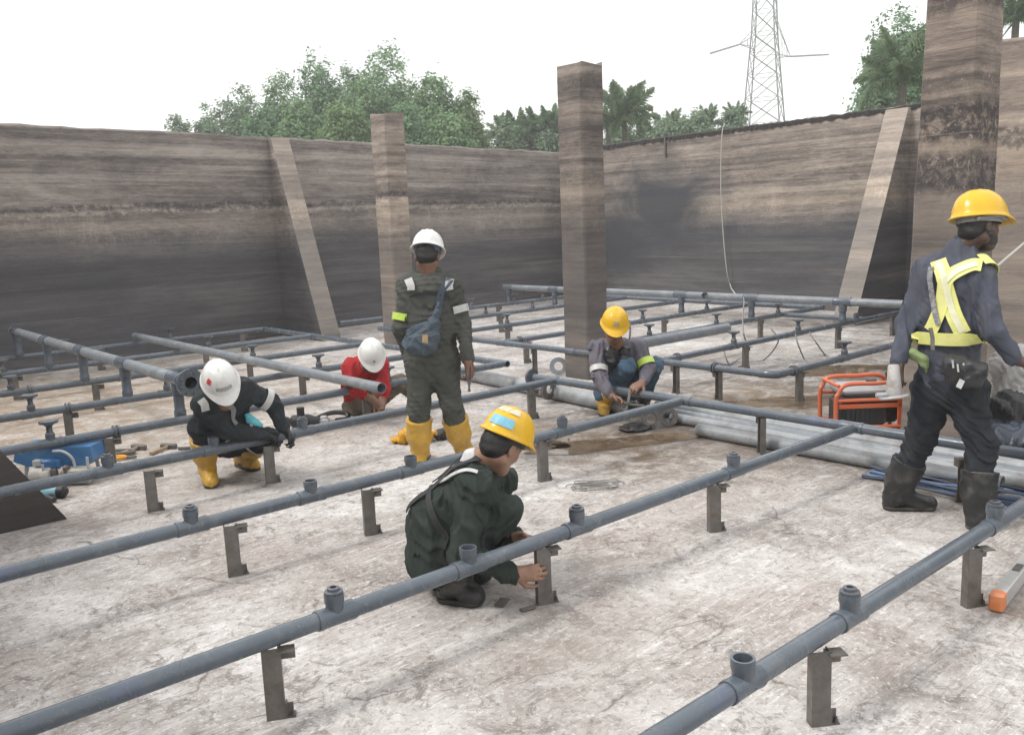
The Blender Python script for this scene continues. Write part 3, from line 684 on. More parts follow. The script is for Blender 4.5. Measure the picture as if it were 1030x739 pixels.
SKIN = pmat('brown_skin', (.20, .105, .068), .15, 30, .5, .2, 200, bdist=.001)
SKIN_L = pmat('tan_skin', (.29, .165, .11), .15, 30, .5, .2, 200, bdist=.001)
SKIN_D = pmat('dark_skin', (.085, .05, .038), .18, 30, .45, .2, 200, bdist=.001)
HAIR = pmat('black_hair', (.012, .011, .011), .4, 60, .5, .6, 260)
def cloth(name, c, dirt, amt=.45, rough=.85, var=.22):
    return pmat(name, c, var, 9, rough, .45, 420, dirt, amt, 5, spec=.2, bdist=.003)
GREEN = cloth('dark_green_coverall', (.033, .043, .038), (.060, .062, .055), .25)
GREYGREEN = cloth('faded_grey_green_coverall', (.070, .073, .066), (.13, .125, .11), .3)
NAVY = cloth('blackish_coverall', (.027, .033, .037), (.09, .09, .085), .4)
RED = cloth('red_shirt', (.36, .022, .026), (.16, .03, .03), .5)
GREYSH = cloth('heather_grey_shirt', (.125, .118, .145), (.20, .18, .18), .4)
BLUESH = cloth('slate_blue_shirt', (.075, .082, .108), (.12, .115, .12), .45)
JEANS = cloth('blue_jeans', (.065, .115, .175), (.16, .17, .18), .55)
DKTR = cloth('black_trousers', (.024, .027, .034), (.05, .05, .05), .5)
KHAKI = cloth('mud_stained_trousers', (.17, .145, .11), (.06, .055, .05), .6)
WHITEC = cloth('white_cloth', (.62, .62, .62), (.4, .38, .36), .4)
YBOOT = pmat('yellow_rubber_boot', (.52, .30, .035), .14, 8, .42, .12, 60, (.30, .22, .13), .65, 9)
DBOOT = pmat('black_rubber_boot', (.020, .021, .022), .2, 8, .4, .15, 60, (.12, .105, .09), .6, 8)
SOLE = pmat('boot_sole', (.035, .033, .03), .3, 10, .7, .3, 60, (.2, .17, .14), .6, 9)
GLOVE = pmat('black_glove', (.02, .023, .028), .3, 20, .7, .4, 200)
REFL = pmat('silver_reflective_tape', (.50, .50, .49), .12, 30, .4, .2, 200, (.25, .24, .22), .4, 14)
LIME = pmat('lime_reflective_tape', (.50, .68, .10), .12, 30, .5, .2, 200, (.5, .5, .35), .3, 14)
HIVIS = pmat('yellow_hivis_webbing', (.74, .74, .24), .1, 20, .6, .25, 300, (.75, .73, .45), .5, 5)
YHAT = pmat('yellow_helmet_plastic', (.68, .40, .012), .06, 6, .32, .04, 60, (.40, .27, .06), .35, 7)
WHAT = pmat('white_helmet_plastic', (.72, .72, .70), .05, 6, .34, .04, 60, (.42, .40, .36), .45, 9)
STRAPG = pmat('grey_webbing', (.27, .27, .28), .15, 40, .7, .3, 200)
STRAPB = pmat('black_webbing', (.02, .02, .022), .2, 40, .7, .3, 200)
BLUESTK = pmat('blue_sticker', (.18, .46, .60), .12, 25, .5, .05, 60, (.5, .6, .65), .4, 20)
REDSTK = pmat('red_sticker', (.55, .05, .05), .1, 20, .5, .05, 60)
BAGB = pmat('slate_blue_bag_cloth', (.052, .072, .095), .25, 10, .8, .4, 200, (.16, .17, .18), .4, 7)
PATCH = pmat('tan_patch', (.36, .25, .14), .2, 30, .7, .2, 90)

def hand(sd, wrist, d, n, side, curl=25, thumb=30, spread=.06, sc=1.0, kf=.006, k=.012):
    """palm, four bent fingers of different lengths and a thumb leaving the side of the palm.
    d: towards the fingertips, n: the way the palm faces, side: +1/-1 puts the thumb on that side"""
    d = unit(d); n = unit(np.asarray(n) - d * (np.asarray(n) @ d)); l = np.cross(n, d) * side; w_ = np.asarray(wrist, float)
    sd.cap(w_ - d * .03, w_ + d * .02, .026 * sc, .025 * sc, k=.02)
    for o in (-.028, -.010, .010, .027): sd.cap(w_ + d * .015 * sc + l * o * .55 * sc, w_ + d * .088 * sc + l * o * sc, .0155 * sc, .0125 * sc, k=.02)
    for o, L, b, cx in ((.029, .068, .0092, 0), (.0095, .079, .0098, -4), (-.0105, .073, .0094, 2), (-.029, .057, .0082, 8)):
        p = w_ + d * (.092 - abs(o) * .25) * sc + l * o * sc; a = R_(curl * .6 + cx); s_ = spread * (o / .03)
        for f_, kk in ((.45, 1.0), (.30, 1.1), (.25, .8)):
            dd = unit(d * math.cos(a) + n * math.sin(a) + l * s_); q = p + dd * L * f_ * sc; sd.cap(p, q, b * sc, b * .92 * sc, k=kf); p = q; b *= .92; a += R_(curl * kk)
    p = w_ + d * .028 * sc + l * .026 * sc; dd = unit(d * .55 + l * .75 + n * .25)
    q = p + dd * .042 * sc; sd.cap(p, q, .0155 * sc, .012 * sc, k=.014)
    dd = unit(d * .85 + l * .25 + n * math.sin(R_(thumb))); r = q + dd * .032 * sc; sd.cap(q, r, .0115 * sc, .0105 * sc, k=kf)
    dd = unit(d * .9 - l * .1 + n * math.sin(R_(thumb * 1.4))); sd.cap(r, r + dd * .026 * sc, .0102 * sc, .0085 * sc, k=kf)
def head(sd, c, fwd, up, neck, sc=1.0):
    fwd = unit(fwd); up = unit(np.asarray(up) - fwd * (np.asarray(up) @ fwd)); rt = np.cross(fwd, up); c = np.asarray(c, float); A = [rt, fwd, up]
    def P(r, f, u): return c + (rt * r + fwd * f + up * u) * sc
    sd.ell(P(0, -.012, .025), np.array([.075, .094, .092]) * sc, A, k=.03)
    sd.ell(P(0, .035, -.03), np.array([.058, .058, .082]) * sc, A, k=.03)
    sd.cap(P(-.022, .058, -.098), P(.022, .058, -.098), .022 * sc, k=.03)              # chin
    sd.cap(P(-.052, .0, -.065), P(-.022, .056, -.095), .022 * sc, .02 * sc, k=.03); sd.cap(P(.052, .0, -.065), P(.022, .056, -.095), .022 * sc, .02 * sc, k=.03)
    sd.cap(P(-.04, .072, .022), P(.04, .072, .022), .014 * sc, k=.02)                   # brow
    sd.cap(P(0, .086, .012), P(0, .106, -.026), .009 * sc, .013 * sc, k=.012)           # nose
    for s_ in (-1, 1):
        sd.cap(P(s_ * .008, .094, -.03), P(s_ * .014, .092, -.03), .009 * sc, k=.008)
        sd.cap(P(s_ * .038, .068, -.022), P(s_ * .05, .04, -.02), .018 * sc, k=.03)     # cheek
        sd.ell(P(s_ * .079, -.008, -.01), np.array([.010, .021, .034]) * sc, A, k=.008)  # ear
    sd.cap(P(-.020, .086, -.058), P(.020, .086, -.058), .0085 * sc, k=.01); sd.cap(P(-.017, .084, -.071), P(.017, .084, -.071), .0085 * sc, k=.01)   # lips
    sd.cap(P(0, -.02, -.055), neck, .052 * sc, .058 * sc, k=.03)
    return rt, fwd, up, P
def helmet(parent, c, fwd, up, mat, sticker=None, band=STRAPG, sc=.94, chin=None):
    """ribbed safety helmet: dome, peak, gutter, headband; sub-parts are stickers and band"""
    fwd = unit(fwd); up = unit(np.asarray(up) - fwd * (np.asarray(up) @ fwd)); rt = np.cross(fwd, up); c = np.asarray(c, float)
    def P(r, f, u): return c + (rt * r + fwd * f + up * u) * sc
    n, m_ = 48, 13; V = []; F = []
    def rad(a): # plan outline of the shell: a=0 right, pi/2 front
        return .118, .142
    rows = []
    for i in range(m_):
        th = (math.pi / 2) * i / (m_ - 1); row = []
        for j in range(n):
            a = 2 * math.pi * j / n; ca, sa = math.cos(a), math.sin(a); cc = math.cos(th) ** .78; hh = .138 * math.sin(th)
            rib = 0
            if sa < .97: 
                x_ = ca * cc * .118
                for rx in (-.034, 0, .034):
                    rib += .005 * math.exp(-((x_ - rx) / .009) ** 2) * min(1, max(0, (hh - .035) / .03))
            row.append(P(ca * .118 * cc * (1 + rib), sa * .142 * cc * (1 + rib), hh + rib * 1.2))
        rows.append(row)
    # flange: gutter ring and peak under the dome
    def brim(extra, dz):
        row = []
        for j in range(n):
            a = 2 * math.pi * j / n; ca, sa = math.cos(a), math.sin(a); pk = max(0, (sa - .25) / .75)
            e = extra * (1 + 3.2 * pk ** 1.3); row.append(P(ca * (.118 + extra * .9), sa * (.142 + e), dz - .016 * pk * (extra > .004) * (extra / .014)))
        return row
    allr = [brim(.012, -.012), brim(.015, -.008), brim(.014, -.004), brim(.003, .004)] + rows[1:]
    inner = [[P(math.cos(2 * math.pi * j / n) * .108, math.sin(2 * math.pi * j / n) * .131, -.006) for j in range(n)], [P(math.cos(2 * math.pi * j / n) * .085, math.sin(2 * math.pi * j / n) * .105, .075) for j in range(n)]]
    allr = inner[::-1] + allr
    for r_ in allr: V += r_
    for k in range(len(allr) - 1): F += [(k * n + j, k * n + (j + 1) % n, (k + 1) * n + (j + 1) % n, (k + 1) * n + j) for j in range(n)]
    F.append(tuple(range(n - 1, -1, -1)))
    o = mk('helmet', V, F, mat, parent, None, 60)
    # headband
    mb = MB(); pts = [P(math.cos(a) * .092, math.sin(a) * .112 - .004, -.018) for a in np.linspace(0, 2 * math.pi, 33)]
    for a, b in zip(pts[:-1], pts[1:]):
        k = len(mb.v); u_ = up * .016 * sc; e = unit(((a + b) / 2) - c) * .003
        mb.add([a - u_, b - u_, b + u_, a + u_, a - u_ + e, b - u_ + e, b + u_ + e, a + u_ + e], [(0, 1, 2, 3), (7, 6, 5, 4), (0, 4, 5, 1), (3, 2, 6, 7)])
    mb.build('headband', band, o)
    def dome(a, th, off=.002):
        cc = math.cos(th) ** .78; q = 1 + off / .12
        return P(math.cos(a) * .118 * cc * q, math.sin(a) * .142 * cc * q, .138 * math.sin(th) * q)
    for st in (sticker or []):
        nm, mt, a0, a1, t0, t1 = st; V = []; F = []; na, nt_ = 12, 6
        off = .003 + .0007 * (sticker.index(st))
        for i in range(nt_ + 1):
            for j in range(na + 1): V.append(dome(R_(a0 + (a1 - a0) * j / na), R_(t0 + (t1 - t0) * i / nt_), off))
        for i in range(nt_):
            for j in range(na): F.append((i * (na + 1) + j, i * (na + 1) + j + 1, (i + 1) * (na + 1) + j + 1, (i + 1) * (na + 1) + j))
        b = len(V)
        mk(nm, V, F, mt, o, None, 60)
    if chin is not None:
        mb = MB()
        for s_ in (-1, 1): mb.tube(catmull([P(s_ * .098, .02, -.01), P(s_ * .088, .02, -.07), chin]), .006, 6)
        mb.build('chin_strap', band, o)
    return o
def boot(parent, knee, heel, toe, mat, top=.30, r=.062, vox=.009, sole=True, name='boot', big=1.0, ank=None):
    """rubber boot: heel and toe are the foot's ends on the ground (or wherever the foot lies)"""
    heel, toe, knee = map(lambda q: np.asarray(q, float), (heel, toe, knee)); fd = unit(toe - heel); up = knee - heel
    dn = np.array([0, 0, 1.]); 
    if ank is None: a = heel + fd * .05 + dn * .095
    else: a = np.asarray(ank, float)
    s = Sdf(.03); sh = unit(knee - a); tp = a + sh * top
    s.cap(a, a + sh * top * .45, .052 * big, r * .98 * big); s.cap(a + sh * top * .45, tp, r * .98 * big, r * 1.08 * big)
    s.cap(heel + fd * .035 + dn * .045, a, .046 * big, .052 * big); s.cap(a + fd * .03, heel + fd * .18 + dn * .046, .054 * big, .043 * big)
    s.cap(heel + fd * .15 + dn * .042, toe - fd * .04 + dn * .04, .045 * big, .041 * big)
    o = s.part(name, mat, parent, vox, .003, zmin=min(heel[2], toe[2]) + .004, cut=[(tp, sh)], seed=int(abs(heel[0] * 1000)))
    if sole:
        q = Sdf(.02); q.cap(heel + fd * .037 + dn * .02, heel + fd * .10 + dn * .02, .044 * big, .040 * big); q.cap(heel + fd * .10 + dn * .02, toe - fd * .055 + dn * .02, .041 * big, .048 * big)
        q.part('sole', SOLE, o, vox, 0, zmin=min(heel[2], toe[2]) + .001, cut=[(heel + dn * .026, (0, 0, 1))])
    return tp
def limb_lengths(nm, J):
    pass
def figure(J, base, label, skin, vox=.010, hs=1.0, handL=None, handR=None):
    """Empty for the person plus the continuous body (head, neck, trunk, limbs, hands) under the clothes"""
    t = thing('person', label, 'person', (base[0], base[1], 0))
    b = Sdf(.03); rt, fw, up, P = head(b, J['head'], J['hf'], J['hu'], J['neck'], hs)
    sh = (J['shL'] + J['shR']) / 2; hp = (J['hipL'] + J['hipR']) / 2
    b.cap(J['neck'], sh, .055, .06); b.cap(J['shL'], J['shR'], .058); b.cap(sh * .75 + hp * .25, hp, .10, .10); b.cap(J['hipL'], J['hipR'], .085)
    for s_ in 'LR':
        b.cap(J['sh' + s_], J['el' + s_], .048, .040); b.cap(J['el' + s_], J['wr' + s_], .040, .027)
        b.cap(J['hip' + s_], J['kn' + s_], .075, .052); b.cap(J['kn' + s_], J['an' + s_], .05, .036)
    for s_, h in (('L', handL), ('R', handR)):
        if h: hand(b, J['wr' + s_], *h)
    b.part('body', skin, t, vox, 0)
    return t, (rt, fw, up, P)
def top_sdf(J, bag=1.0, cuff=.93, chest=.115, waist=.11, hem=.12):
    s = Sdf(.045); sh = (J['shL'] + J['shR']) / 2; hp = (J['hipL'] + J['hipR']) / 2; ax = J['shR'] - J['shL']
    mid = J.get('spine', sh * .5 + hp * .5)
    s.cap(J['neck'] * .55 + sh * .45, sh, .062, .075, k=.05)
    s.cap(J['shL'], J['shR'], .068 * bag, k=.05)
    for q in (-.23, .23): 
        c0 = sh + ax * q * 1.0; c1 = mid + ax * q * .85; c2 = hp + (J['hipR'] - J['hipL']) * q * 1.2
        s.cap(c0 - (sh - mid) * .15, c1, chest, waist, k=.06); s.cap(c1, c2, waist, hem, k=.06)
    for q in 'LR':
        e = J['el' + q]; s.cap(J['sh' + q], e, .068 * bag, .056 * bag, k=.05); s.cap(e, e + (J['wr' + q] - e) * cuff, .056 * bag, .043 * bag, k=.03)
    return s
def bot_sdf(J, bag=1.0, s=None, end=1.0, ank=.055):
    s = s or Sdf(.045)
    s.cap(J['hipL'], J['hipR'], .112 * bag, k=.06)
    for q in 'LR':
        k_, a = J['kn' + q], J['an' + q]
        s.cap(J['hip' + q], k_, .102 * bag, .074 * bag, k=.05); s.cap(k_, k_ + (a - k_) * end, .072 * bag, ank * bag, k=.03)
    return s
def eyes(parent, P, mat=None):
    for s_ in (-1, 1): MB().sph(P(s_ * .032, .079, .002), (.013, .008, .007), 8, 6).build('eye', mat or HAIR, parent)

# ---- 1: front, squatting in dark green, working on the post under the front pipe (faces right)
J = dict(head=D(505, 447, 3.93), neck=D(482, 464, 3.96), hf=sv(.55, -.50, .72), hu=sv(.50, .84, .25),
         shR=D(476, 489, 3.84), shL=D(487, 473, 4.14), elR=D(466, 558, 3.78), wrR=D(516, 577, 3.86), elL=D(500, 545, 4.22), wrL=D(520, 540, 4.05),
         hipR=D(436, 562, 3.96), hipL=D(440, 556, 4.16), knR=D(510, 514, 3.92), knL=D(505, 484, 4.24), spine=D(443, 520, 4.03))
heR, toR = G(442, 604), G(487, 609); heL, toL = G(452, 582), G(492, 586)
J['anR'] = heR + (0, 0, .09) + unit(toR - heR) * .05; J['anL'] = heL + (0, 0, .09) + unit(toL - heL) * .05
pw = G(548, 604); 
t, (rt, fw, up, P) = figure(J, (J['hipR'] + J['hipL']) / 2, 'man squatting in dark green coverall and yellow helmet, gripping a short post in front', SKIN_L, .0065,
                            handR=(D(547, 575, 3.86) - J['wrR'], AW * .9 + RT * .2, 1, 26, 20), handL=(D(556, 549, 3.98) - J['wrL'], -AW * .5 - UP * .5 + RT * .1, 1, 38, 30))
s = top_sdf(J, 1.15, .95, .120, .127, .125); s.k = .04; bot_sdf(J, 1.0, s)
s.cap(J['neck'] - UP * .035, J['neck'] - UP * .02 + RT * .01, .066, k=.03)
s.part('coverall', GREEN, t, .0068, .0072, seed=4)
boot(t, J['knR'], heR, toR, DBOOT, .16, vox=.008); boot(t, J['knL'], heL, toL, DBOOT, .16, vox=.009)
q = Sdf(.02); q.cap(J['neck'] - RT * .025 + UP * .01, J['neck'] - RT * .01 - UP * .02 - AW * .01, .058, .062); q.cap(J['neck'] - RT * .02 - UP * .012, J['neck'] - RT * .06 - UP * .035, .05, .04); q.part('collar', WHITEC, t, .008, .003)
q = Sdf(.02); q.ell(P(0, -.022, .012), (.083, .096, .092), [rt, fw, up]); q.ell(P(0, -.05, -.04), (.066, .05, .05), [rt, fw, up]); q.part('hair', HAIR, t, .007, .002, cut=[(P(0, .045, 0), fw)])
helmet(t, P(0, .004, .048), fw + up * .18, up - fw * .18, YHAT, sticker=[('white_scuff', pmat('scuffed_white_paint', (.62, .58, .45), .1, 14, .6, .1, 60), 250, 330, 46, 66), ('label', BLUESTK, 262, 322, 12, 32)], band=BLACKP)
def onb(*a): return [D(*q) for q in a]
strap(s, onb((492, 452, 3.90), (466, 462, 3.85), (446, 470, 3.88), (430, 490, 3.9), (414, 515, 3.95)), .036, STRAPB, t, 'harness_strap')
strap(s, onb((484, 456, 4.0), (462, 458, 4.05), (447, 464, 4.05), (432, 480, 4.05)), .036, STRAPB, t, 'harness_strap')
strap(s, onb((430, 489, 3.9), (437, 520, 3.84), (452, 548, 3.8), (470, 560, 3.8)), .03, STRAPB, t, 'harness_strap')
strap(s, onb((438, 481, 3.88), (452, 473, 3.80), (468, 471, 3.78), (480, 476, 3.78)), .018, REFL, t, 'reflective_stripe')
strap(s, onb((440, 560, 3.83), (458, 568, 3.84), (470, 560, 3.85)), .03, STRAPB, t, 'belt')

# ---- 2: standing, seen from behind, grey-green coverall
J = dict(head=D(430, 257, 6.07), neck=D(431, 274, 6.09), hf=sv(.12, -.22, .95), hu=sv(.03, .97, .2), shL=D(411, 287, 6.10), shR=D(454, 287, 6.10), elL=D(403, 330, 6.10), wrL=D(410, 363, 5.98),
         elR=D(465, 326, 6.12), wrR=D(471, 364, 6.05), hipL=D(424, 362, 6.17), hipR=D(445, 362, 6.17), knL=D(421, 410, 6.20), knR=D(454, 407, 6.20))
heL, toL = G(422, 468), G(427, 459); heR, toR = G(464, 463), G(472, 453)
toL = heL + unit(toL - heL) * .27; toR = heR + unit(toR - heR) * .27
J['anL'] = heL + (0, 0, .09) + unit(toL - heL) * .05; J['anR'] = heR + (0, 0, .09) + unit(toR - heR) * .05
J['wrL'] = D(411, 358, 6.30)
t, (rt, fw, up, P) = figure(J, (heL + heR) / 2, 'man standing with his back turned, grey-green coverall, white helmet and blue shoulder bag', SKIN, .009,
                            handR=(sv(.15, -.95, .1), sv(-.6, -.2, .6), -1, 55, 40), handL=(sv(.2, -.9, .3), sv(.6, -.2, -.5), -1, 40))
s = top_sdf(J, 1.08, .92, .125, .125, .125); bot_sdf(J, 1.1, s, .36, .072)
s.part('coverall', GREYGREEN, t, .009, .0055, seed=8)
boot(t, J['knL'], heL, toL, YBOOT, .27, .080, big=1.13); boot(t, J['knR'], heR, toR, YBOOT, .27, .080, big=1.13)
q = Sdf(.02); q.ell(P(0, -.018, .012), (.083, .096, .092), [rt, fw, up]); q.ell(P(0, -.05, -.035), (.066, .05, .05), [rt, fw, up]); q.part('hair', HAIR, t, .008, .002, cut=[(P(0, .05, 0), fw)])
helmet(t, P(0, .004, .050), fw, up, WHAT, band=pmat('blue_grey_band', (.12, .16, .22), .2, 20, .6, .1, 90))
q = Sdf(.02); q.cap(J['neck'] - RT * .05, J['neck'] + RT * .05, .045, k=.03); q.part('collar', GREYGREEN, t, .009, .003)
ring(s, J['elL'] * .75 + J['shL'] * .25, J['elL'] - J['shL'], .075, .05, LIME, t, 'arm_band'); ring(s, J['elR'] * .62 + J['shR'] * .38, J['elR'] - J['shR'], .075, .05, REFL, t, 'arm_band')
strap(s, onb((408, 276, 5.95), (409, 284, 5.9), (410, 292, 5.92)), .055, REFL, t, 'shoulder_patch'); strap(s, onb((454, 276, 5.95), (454, 284, 5.9), (455, 292, 5.92)), .055, REFL, t, 'shoulder_patch')
strap(s, onb((406, 300, 5.9), (420, 297, 5.9), (440, 297, 5.9), (456, 300, 5.9)), .012, DKTR, t, 'yoke_seam')
g = Sdf(.03); BA = [RT, UP, AW]
g.ell(D(424, 341, 5.93), (.125, .105, .05), BA); g.ell(D(424, 347, 5.93), (.10, .07, .055), BA); g.ell(D(416, 346, 5.93), (.075, .065, .05), BA); g.ell(D(433, 336, 5.93), (.06, .10, .045), BA); g.cap(D(436, 328, 5.94), D(441, 306, 5.95), .04, .02, k=.04)
bag = g.part('shoulder_bag', BAGB, t, .008, .007, seed=3)
MB().box(D(427.5, 341, 5.872), (.04, .006, .06), [RT, AW, UP]).build('patch', PATCH, bag)
strap(s, onb((440, 318, 5.9), (443, 302, 5.9), (449, 286, 5.9), (455, 276, 5.95)), .05, BAGB, t, 'bag_strap')
pl = MB(); hp_ = D(472, 372, 6.03)
for s_ in (-1, 1): pl.tube(catmull([hp_ + RT * .012 * s_ + UP * .05, hp_ + RT * .016 * s_ - UP * .03, hp_ + RT * .004 * s_ - UP * .10, hp_ - RT * .006 * s_ - UP * .15]), [.006] * 25, 6)
tag(pl.build('pliers', DSTEEL, None, loc=tuple(hp_)), 'dark pliers in the right hand of the standing man', 'tool')

# ---- 3: squatting at the left, white helmet, yellow boots, gloved hands on the pipe
J = dict(head=D(222, 386, 5.60), neck=D(226, 404, 5.72), hf=sv(.45, -.72, -.50), hu=sv(-.05, .85, -.52), shL=D(243, 391, 5.84), shR=D(206, 407, 5.70), elL=D(273, 404, 5.97), wrL=D(285, 430, 5.95),
         elR=D(228, 432, 5.78), wrR=D(262, 437, 5.92), hipR=D(218, 440, 6.18), hipL=D(234, 440, 6.28), knR=D(201, 431, 5.90), knL=D(272, 441, 6.08), spine=D(222, 424, 6.02))
heR, toR = G(209, 482), G(216, 496); heL, toL = G(240, 468), G(259, 474)
toR = heR + unit(toR - heR) * .27; toL = heL + unit(toL - heL) * .27
J['anR'] = heR + (0, 0, .09) + unit(toR - heR) * .05; J['anL'] = heL + (0, 0, .09) + unit(toL - heL) * .05
t, (rt, fw, up, P) = figure(J, (J['hipR'] + J['hipL']) / 2, 'man squatting at left in blackish coverall, white helmet, black gloves and yellow boots', SKIN, .009)
s = top_sdf(J, 1.12, .94, .125, .13, .13); bot_sdf(J, 1.05, s, .36, .068)
s.part('coverall', NAVY, t, .009, .008, seed=15)
for w_, tgt, sd_ in ((J['wrL'], D(292, 440, 5.96), 1), (J['wrR'], D(284, 442, 5.93), -1)):
    g = Sdf(.02); hand(g, w_, tgt - w_, -UP * .6 - AW * .1 + RT * .1, sd_, 52, 40, sc=1.12); e = J['elL'] if sd_ > 0 else J['elR']; g.cap(w_ + unit(e - w_) * .06, w_, .042, .034, k=.02); g.part('glove', GLOVE, t, .008, .002)
boot(t, J['knR'], heR, toR, YBOOT, .27, .073, big=1.1); boot(t, J['knL'], heL, toL, YBOOT, .25, .073, big=1.1)
helmet(t, P(0, .004, .046), fw - up * .05, up + fw * .05, WHAT, sticker=[('red_sticker', REDSTK, 22, 40, 34, 52), ('scribble', pmat('grey_marker', (.33, .33, .32), .4, 90, .6, .05, 60), 62, 118, 22, 34)], band=BLACKP)
ring(s, J['elL'] * .8 + J['shL'] * .2, J['elL'] - J['shL'], .08, .045, REFL, t, 'arm_band')
strap(s, onb((196, 396, 5.5), (203, 406, 5.45), (206, 420, 5.5)), .05, REFL, t, 'shoulder_stripe'); strap(s, onb((232, 410, 5.5), (242, 416, 5.6), (250, 424, 5.7)), .035, cloth('pale_grey_wear', (.22, .22, .22), (.05, .05, .05), .5), t, 'worn_patch')
for sd_, kk in (('R', .72), ('L', .6)): ring(s, J['hip' + sd_] * (1 - kk) + J['kn' + sd_] * kk, J['kn' + sd_] - J['hip' + sd_], .1, .022, REFL, t, 'knee_stripe')
q = Sdf(.02); q.cap(D(250, 420, 5.86), D(262, 428, 5.88), .035, .025); q.part('cyan_rag', pmat('cyan_rag', (.12, .45, .52), .2, 20, .85, .3, 150), t, .008, .006)

# ---- 4: sitting on the floor behind, red shirt, white helmet
J = dict(head=D(374, 358, 7.62), neck=D(370, 367, 7.78), hf=sv(.25, -.80, -.55), hu=sv(.05, .75, -.62), shR=D(353, 369, 7.86), shL=D(382, 368, 7.90), elR=D(357, 392, 7.72), wrR=D(377, 403, 7.66), elL=D(386, 393, 7.72), wrL=D(385, 404, 7.68),
         hipR=D(358, 407, 8.16), hipL=D(372, 407, 8.22), knR=D(376, 400, 7.86), knL=D(401, 384, 8.12), spine=D(364, 388, 8.05))
J['anR'] = G(352, 414) + (0, 0, .06); J['anL'] = G(420, 406) + (0, 0, .08)
t, (rt, fw, up, P) = figure(J, (J['hipR'] + J['hipL']) / 2, 'man in red shirt and white helmet sitting on the floor behind the pipes', SKIN, .010,
                            handR=(D(384, 411, 7.64) - J['wrR'], sv(.2, -.4, -.3), -1, 35, 30, .06, 1.05), handL=(D(385, 413, 7.66) - J['wrL'], sv(-.5, -.4, -.2), 1, 35, 30, .06, 1.05))
s = top_sdf(J, 1.12, .45, .12, .125, .13); s.part('shirt', RED, t, .009, .008, seed=21)
b = bot_sdf(J, 1.08, None, .9, .07); b.part('trousers', KHAKI, t, .010, .008, seed=22)
boot(t, J['knL'], G(417, 408), G(417, 408) + unit(G(432, 411) - G(417, 408)) * .26, YBOOT, .14, .06); boot(t, J['knR'], G(356, 416), G(356, 416) + unit(G(372, 419) - G(356, 416)) * .26, BLACKP, .10, .06)
q = Sdf(.02); q.ell(P(0, -.018, .012), (.083, .096, .092), [rt, fw, up]); q.part('hair', HAIR, t, .009, .002, cut=[(P(0, .05, 0), fw)])
helmet(t, P(0, .004, .045), fw, up, WHAT, band=BLACKP, sticker=[('crest', pmat('grey_crest', (.35, .33, .33), .3, 60, .5, .05, 60), 84, 96, 16, 28)])

# ---- 5: squatting behind the header in grey shirt and jeans, yellow helmet
J = dict(head=D(618, 329, 7.18), neck=D(620, 345, 7.28), hf=sv(-.05, -.60, -.80), hu=sv(.02, .82, -.57), shR=D(601, 351, 7.36), shL=D(643, 350, 7.40), elR=D(603, 381, 7.22), wrR=D(615, 399, 7.12), elL=D(652, 374, 7.22), wrL=D(643, 376, 7.02),
         hipR=D(611, 394, 7.75), hipL=D(629, 393, 7.78), knR=D(631, 369, 7.26), knL=D(658, 368, 7.36), spine=D(620, 376, 7.62))
heR, toR = G(607, 413), G(609, 421); heL, toL = G(646, 410), G(650, 416)
toR = heR + unit(toR - heR) * .27; toL = heL + unit(toL - heL) * .27
J['wrL'] = D(646, 385, 7.10); J['elL'] = D(652, 371, 7.30)
J['anR'] = heR + (0, 0, .09) + unit(toR - heR) * .05; J['anL'] = heL + (0, 0, .09) + unit(toL - heL) * .05
t, (rt, fw, up, P) = figure(J, (J['hipR'] + J['hipL']) / 2, 'man squatting behind the header pipe in grey shirt, blue jeans and yellow helmet', SKIN, .008,
                            handR=(D(629, 404, 7.04) - J['wrR'], sv(.1, -.5, -.4), 1, 30, 30, .06, 1.05), handL=(D(637, 390, 7.02) - J['wrL'], sv(-.2, -.7, .3), -1, 45, 35, .06, 1.05))
eyes(t, P)
s = top_sdf(J, 1.10, .9, .12, .125, .125); s.part('shirt', GREYSH, t, .009, .008, seed=31)
b = bot_sdf(J, 1.06, None, .55, .064); b.part('jeans', JEANS, t, .009, .007, seed=32)
boot(t, J['knR'], heR, toR, YBOOT, .20, .072, big=1.15); boot(t, J['knL'], heL, toL, DBOOT, .18, .07)
q = Sdf(.03); q.cap(D(613, 353, 7.26), D(615, 362, 7.26), .05, .05); q.cap(D(629, 353, 7.26), D(628, 360, 7.26), .05, .045); q.part('chest_bag', BLACKP, t, .009, .005)
helmet(t, P(0, .004, .048), fw + up * .05, up - fw * .05, YHAT, band=BLACKP, sticker=[('badge', pmat('grey_badge', (.32, .30, .22), .3, 60, .5, .05, 60), 78, 102, 20, 34)])
ring(s, J['elR'] * .72 + J['shR'] * .28, J['elR'] - J['shR'], .075, .05, REFL, t, 'arm_band'); ring(s, J['elL'] * .75 + J['shL'] * .25, J['elL'] - J['shL'], .075, .06, LIME, t, 'arm_band')
MB().tube(catmull([D(633, 322, 7.18), D(634, 333, 7.2), D(633, 342, 7.22)]), .008, 6).build('helmet_strap', STRAPG, t)
tl = MB(); tl.tube(catmull([D(634, 391, 7.0), D(633, 398, 6.98), D(632, 405, 6.96)]), .012, 8); tl.tube(catmull([D(628, 405, 7.0), D(636, 407, 6.98), D(648, 408, 6.98)]), .011, 8)
tag(tl.build('pipe_wrench', DSTEEL, None, loc=tuple(D(633, 400, 7.0))), 'small dark wrench in the hands of the man in jeans', 'tool')

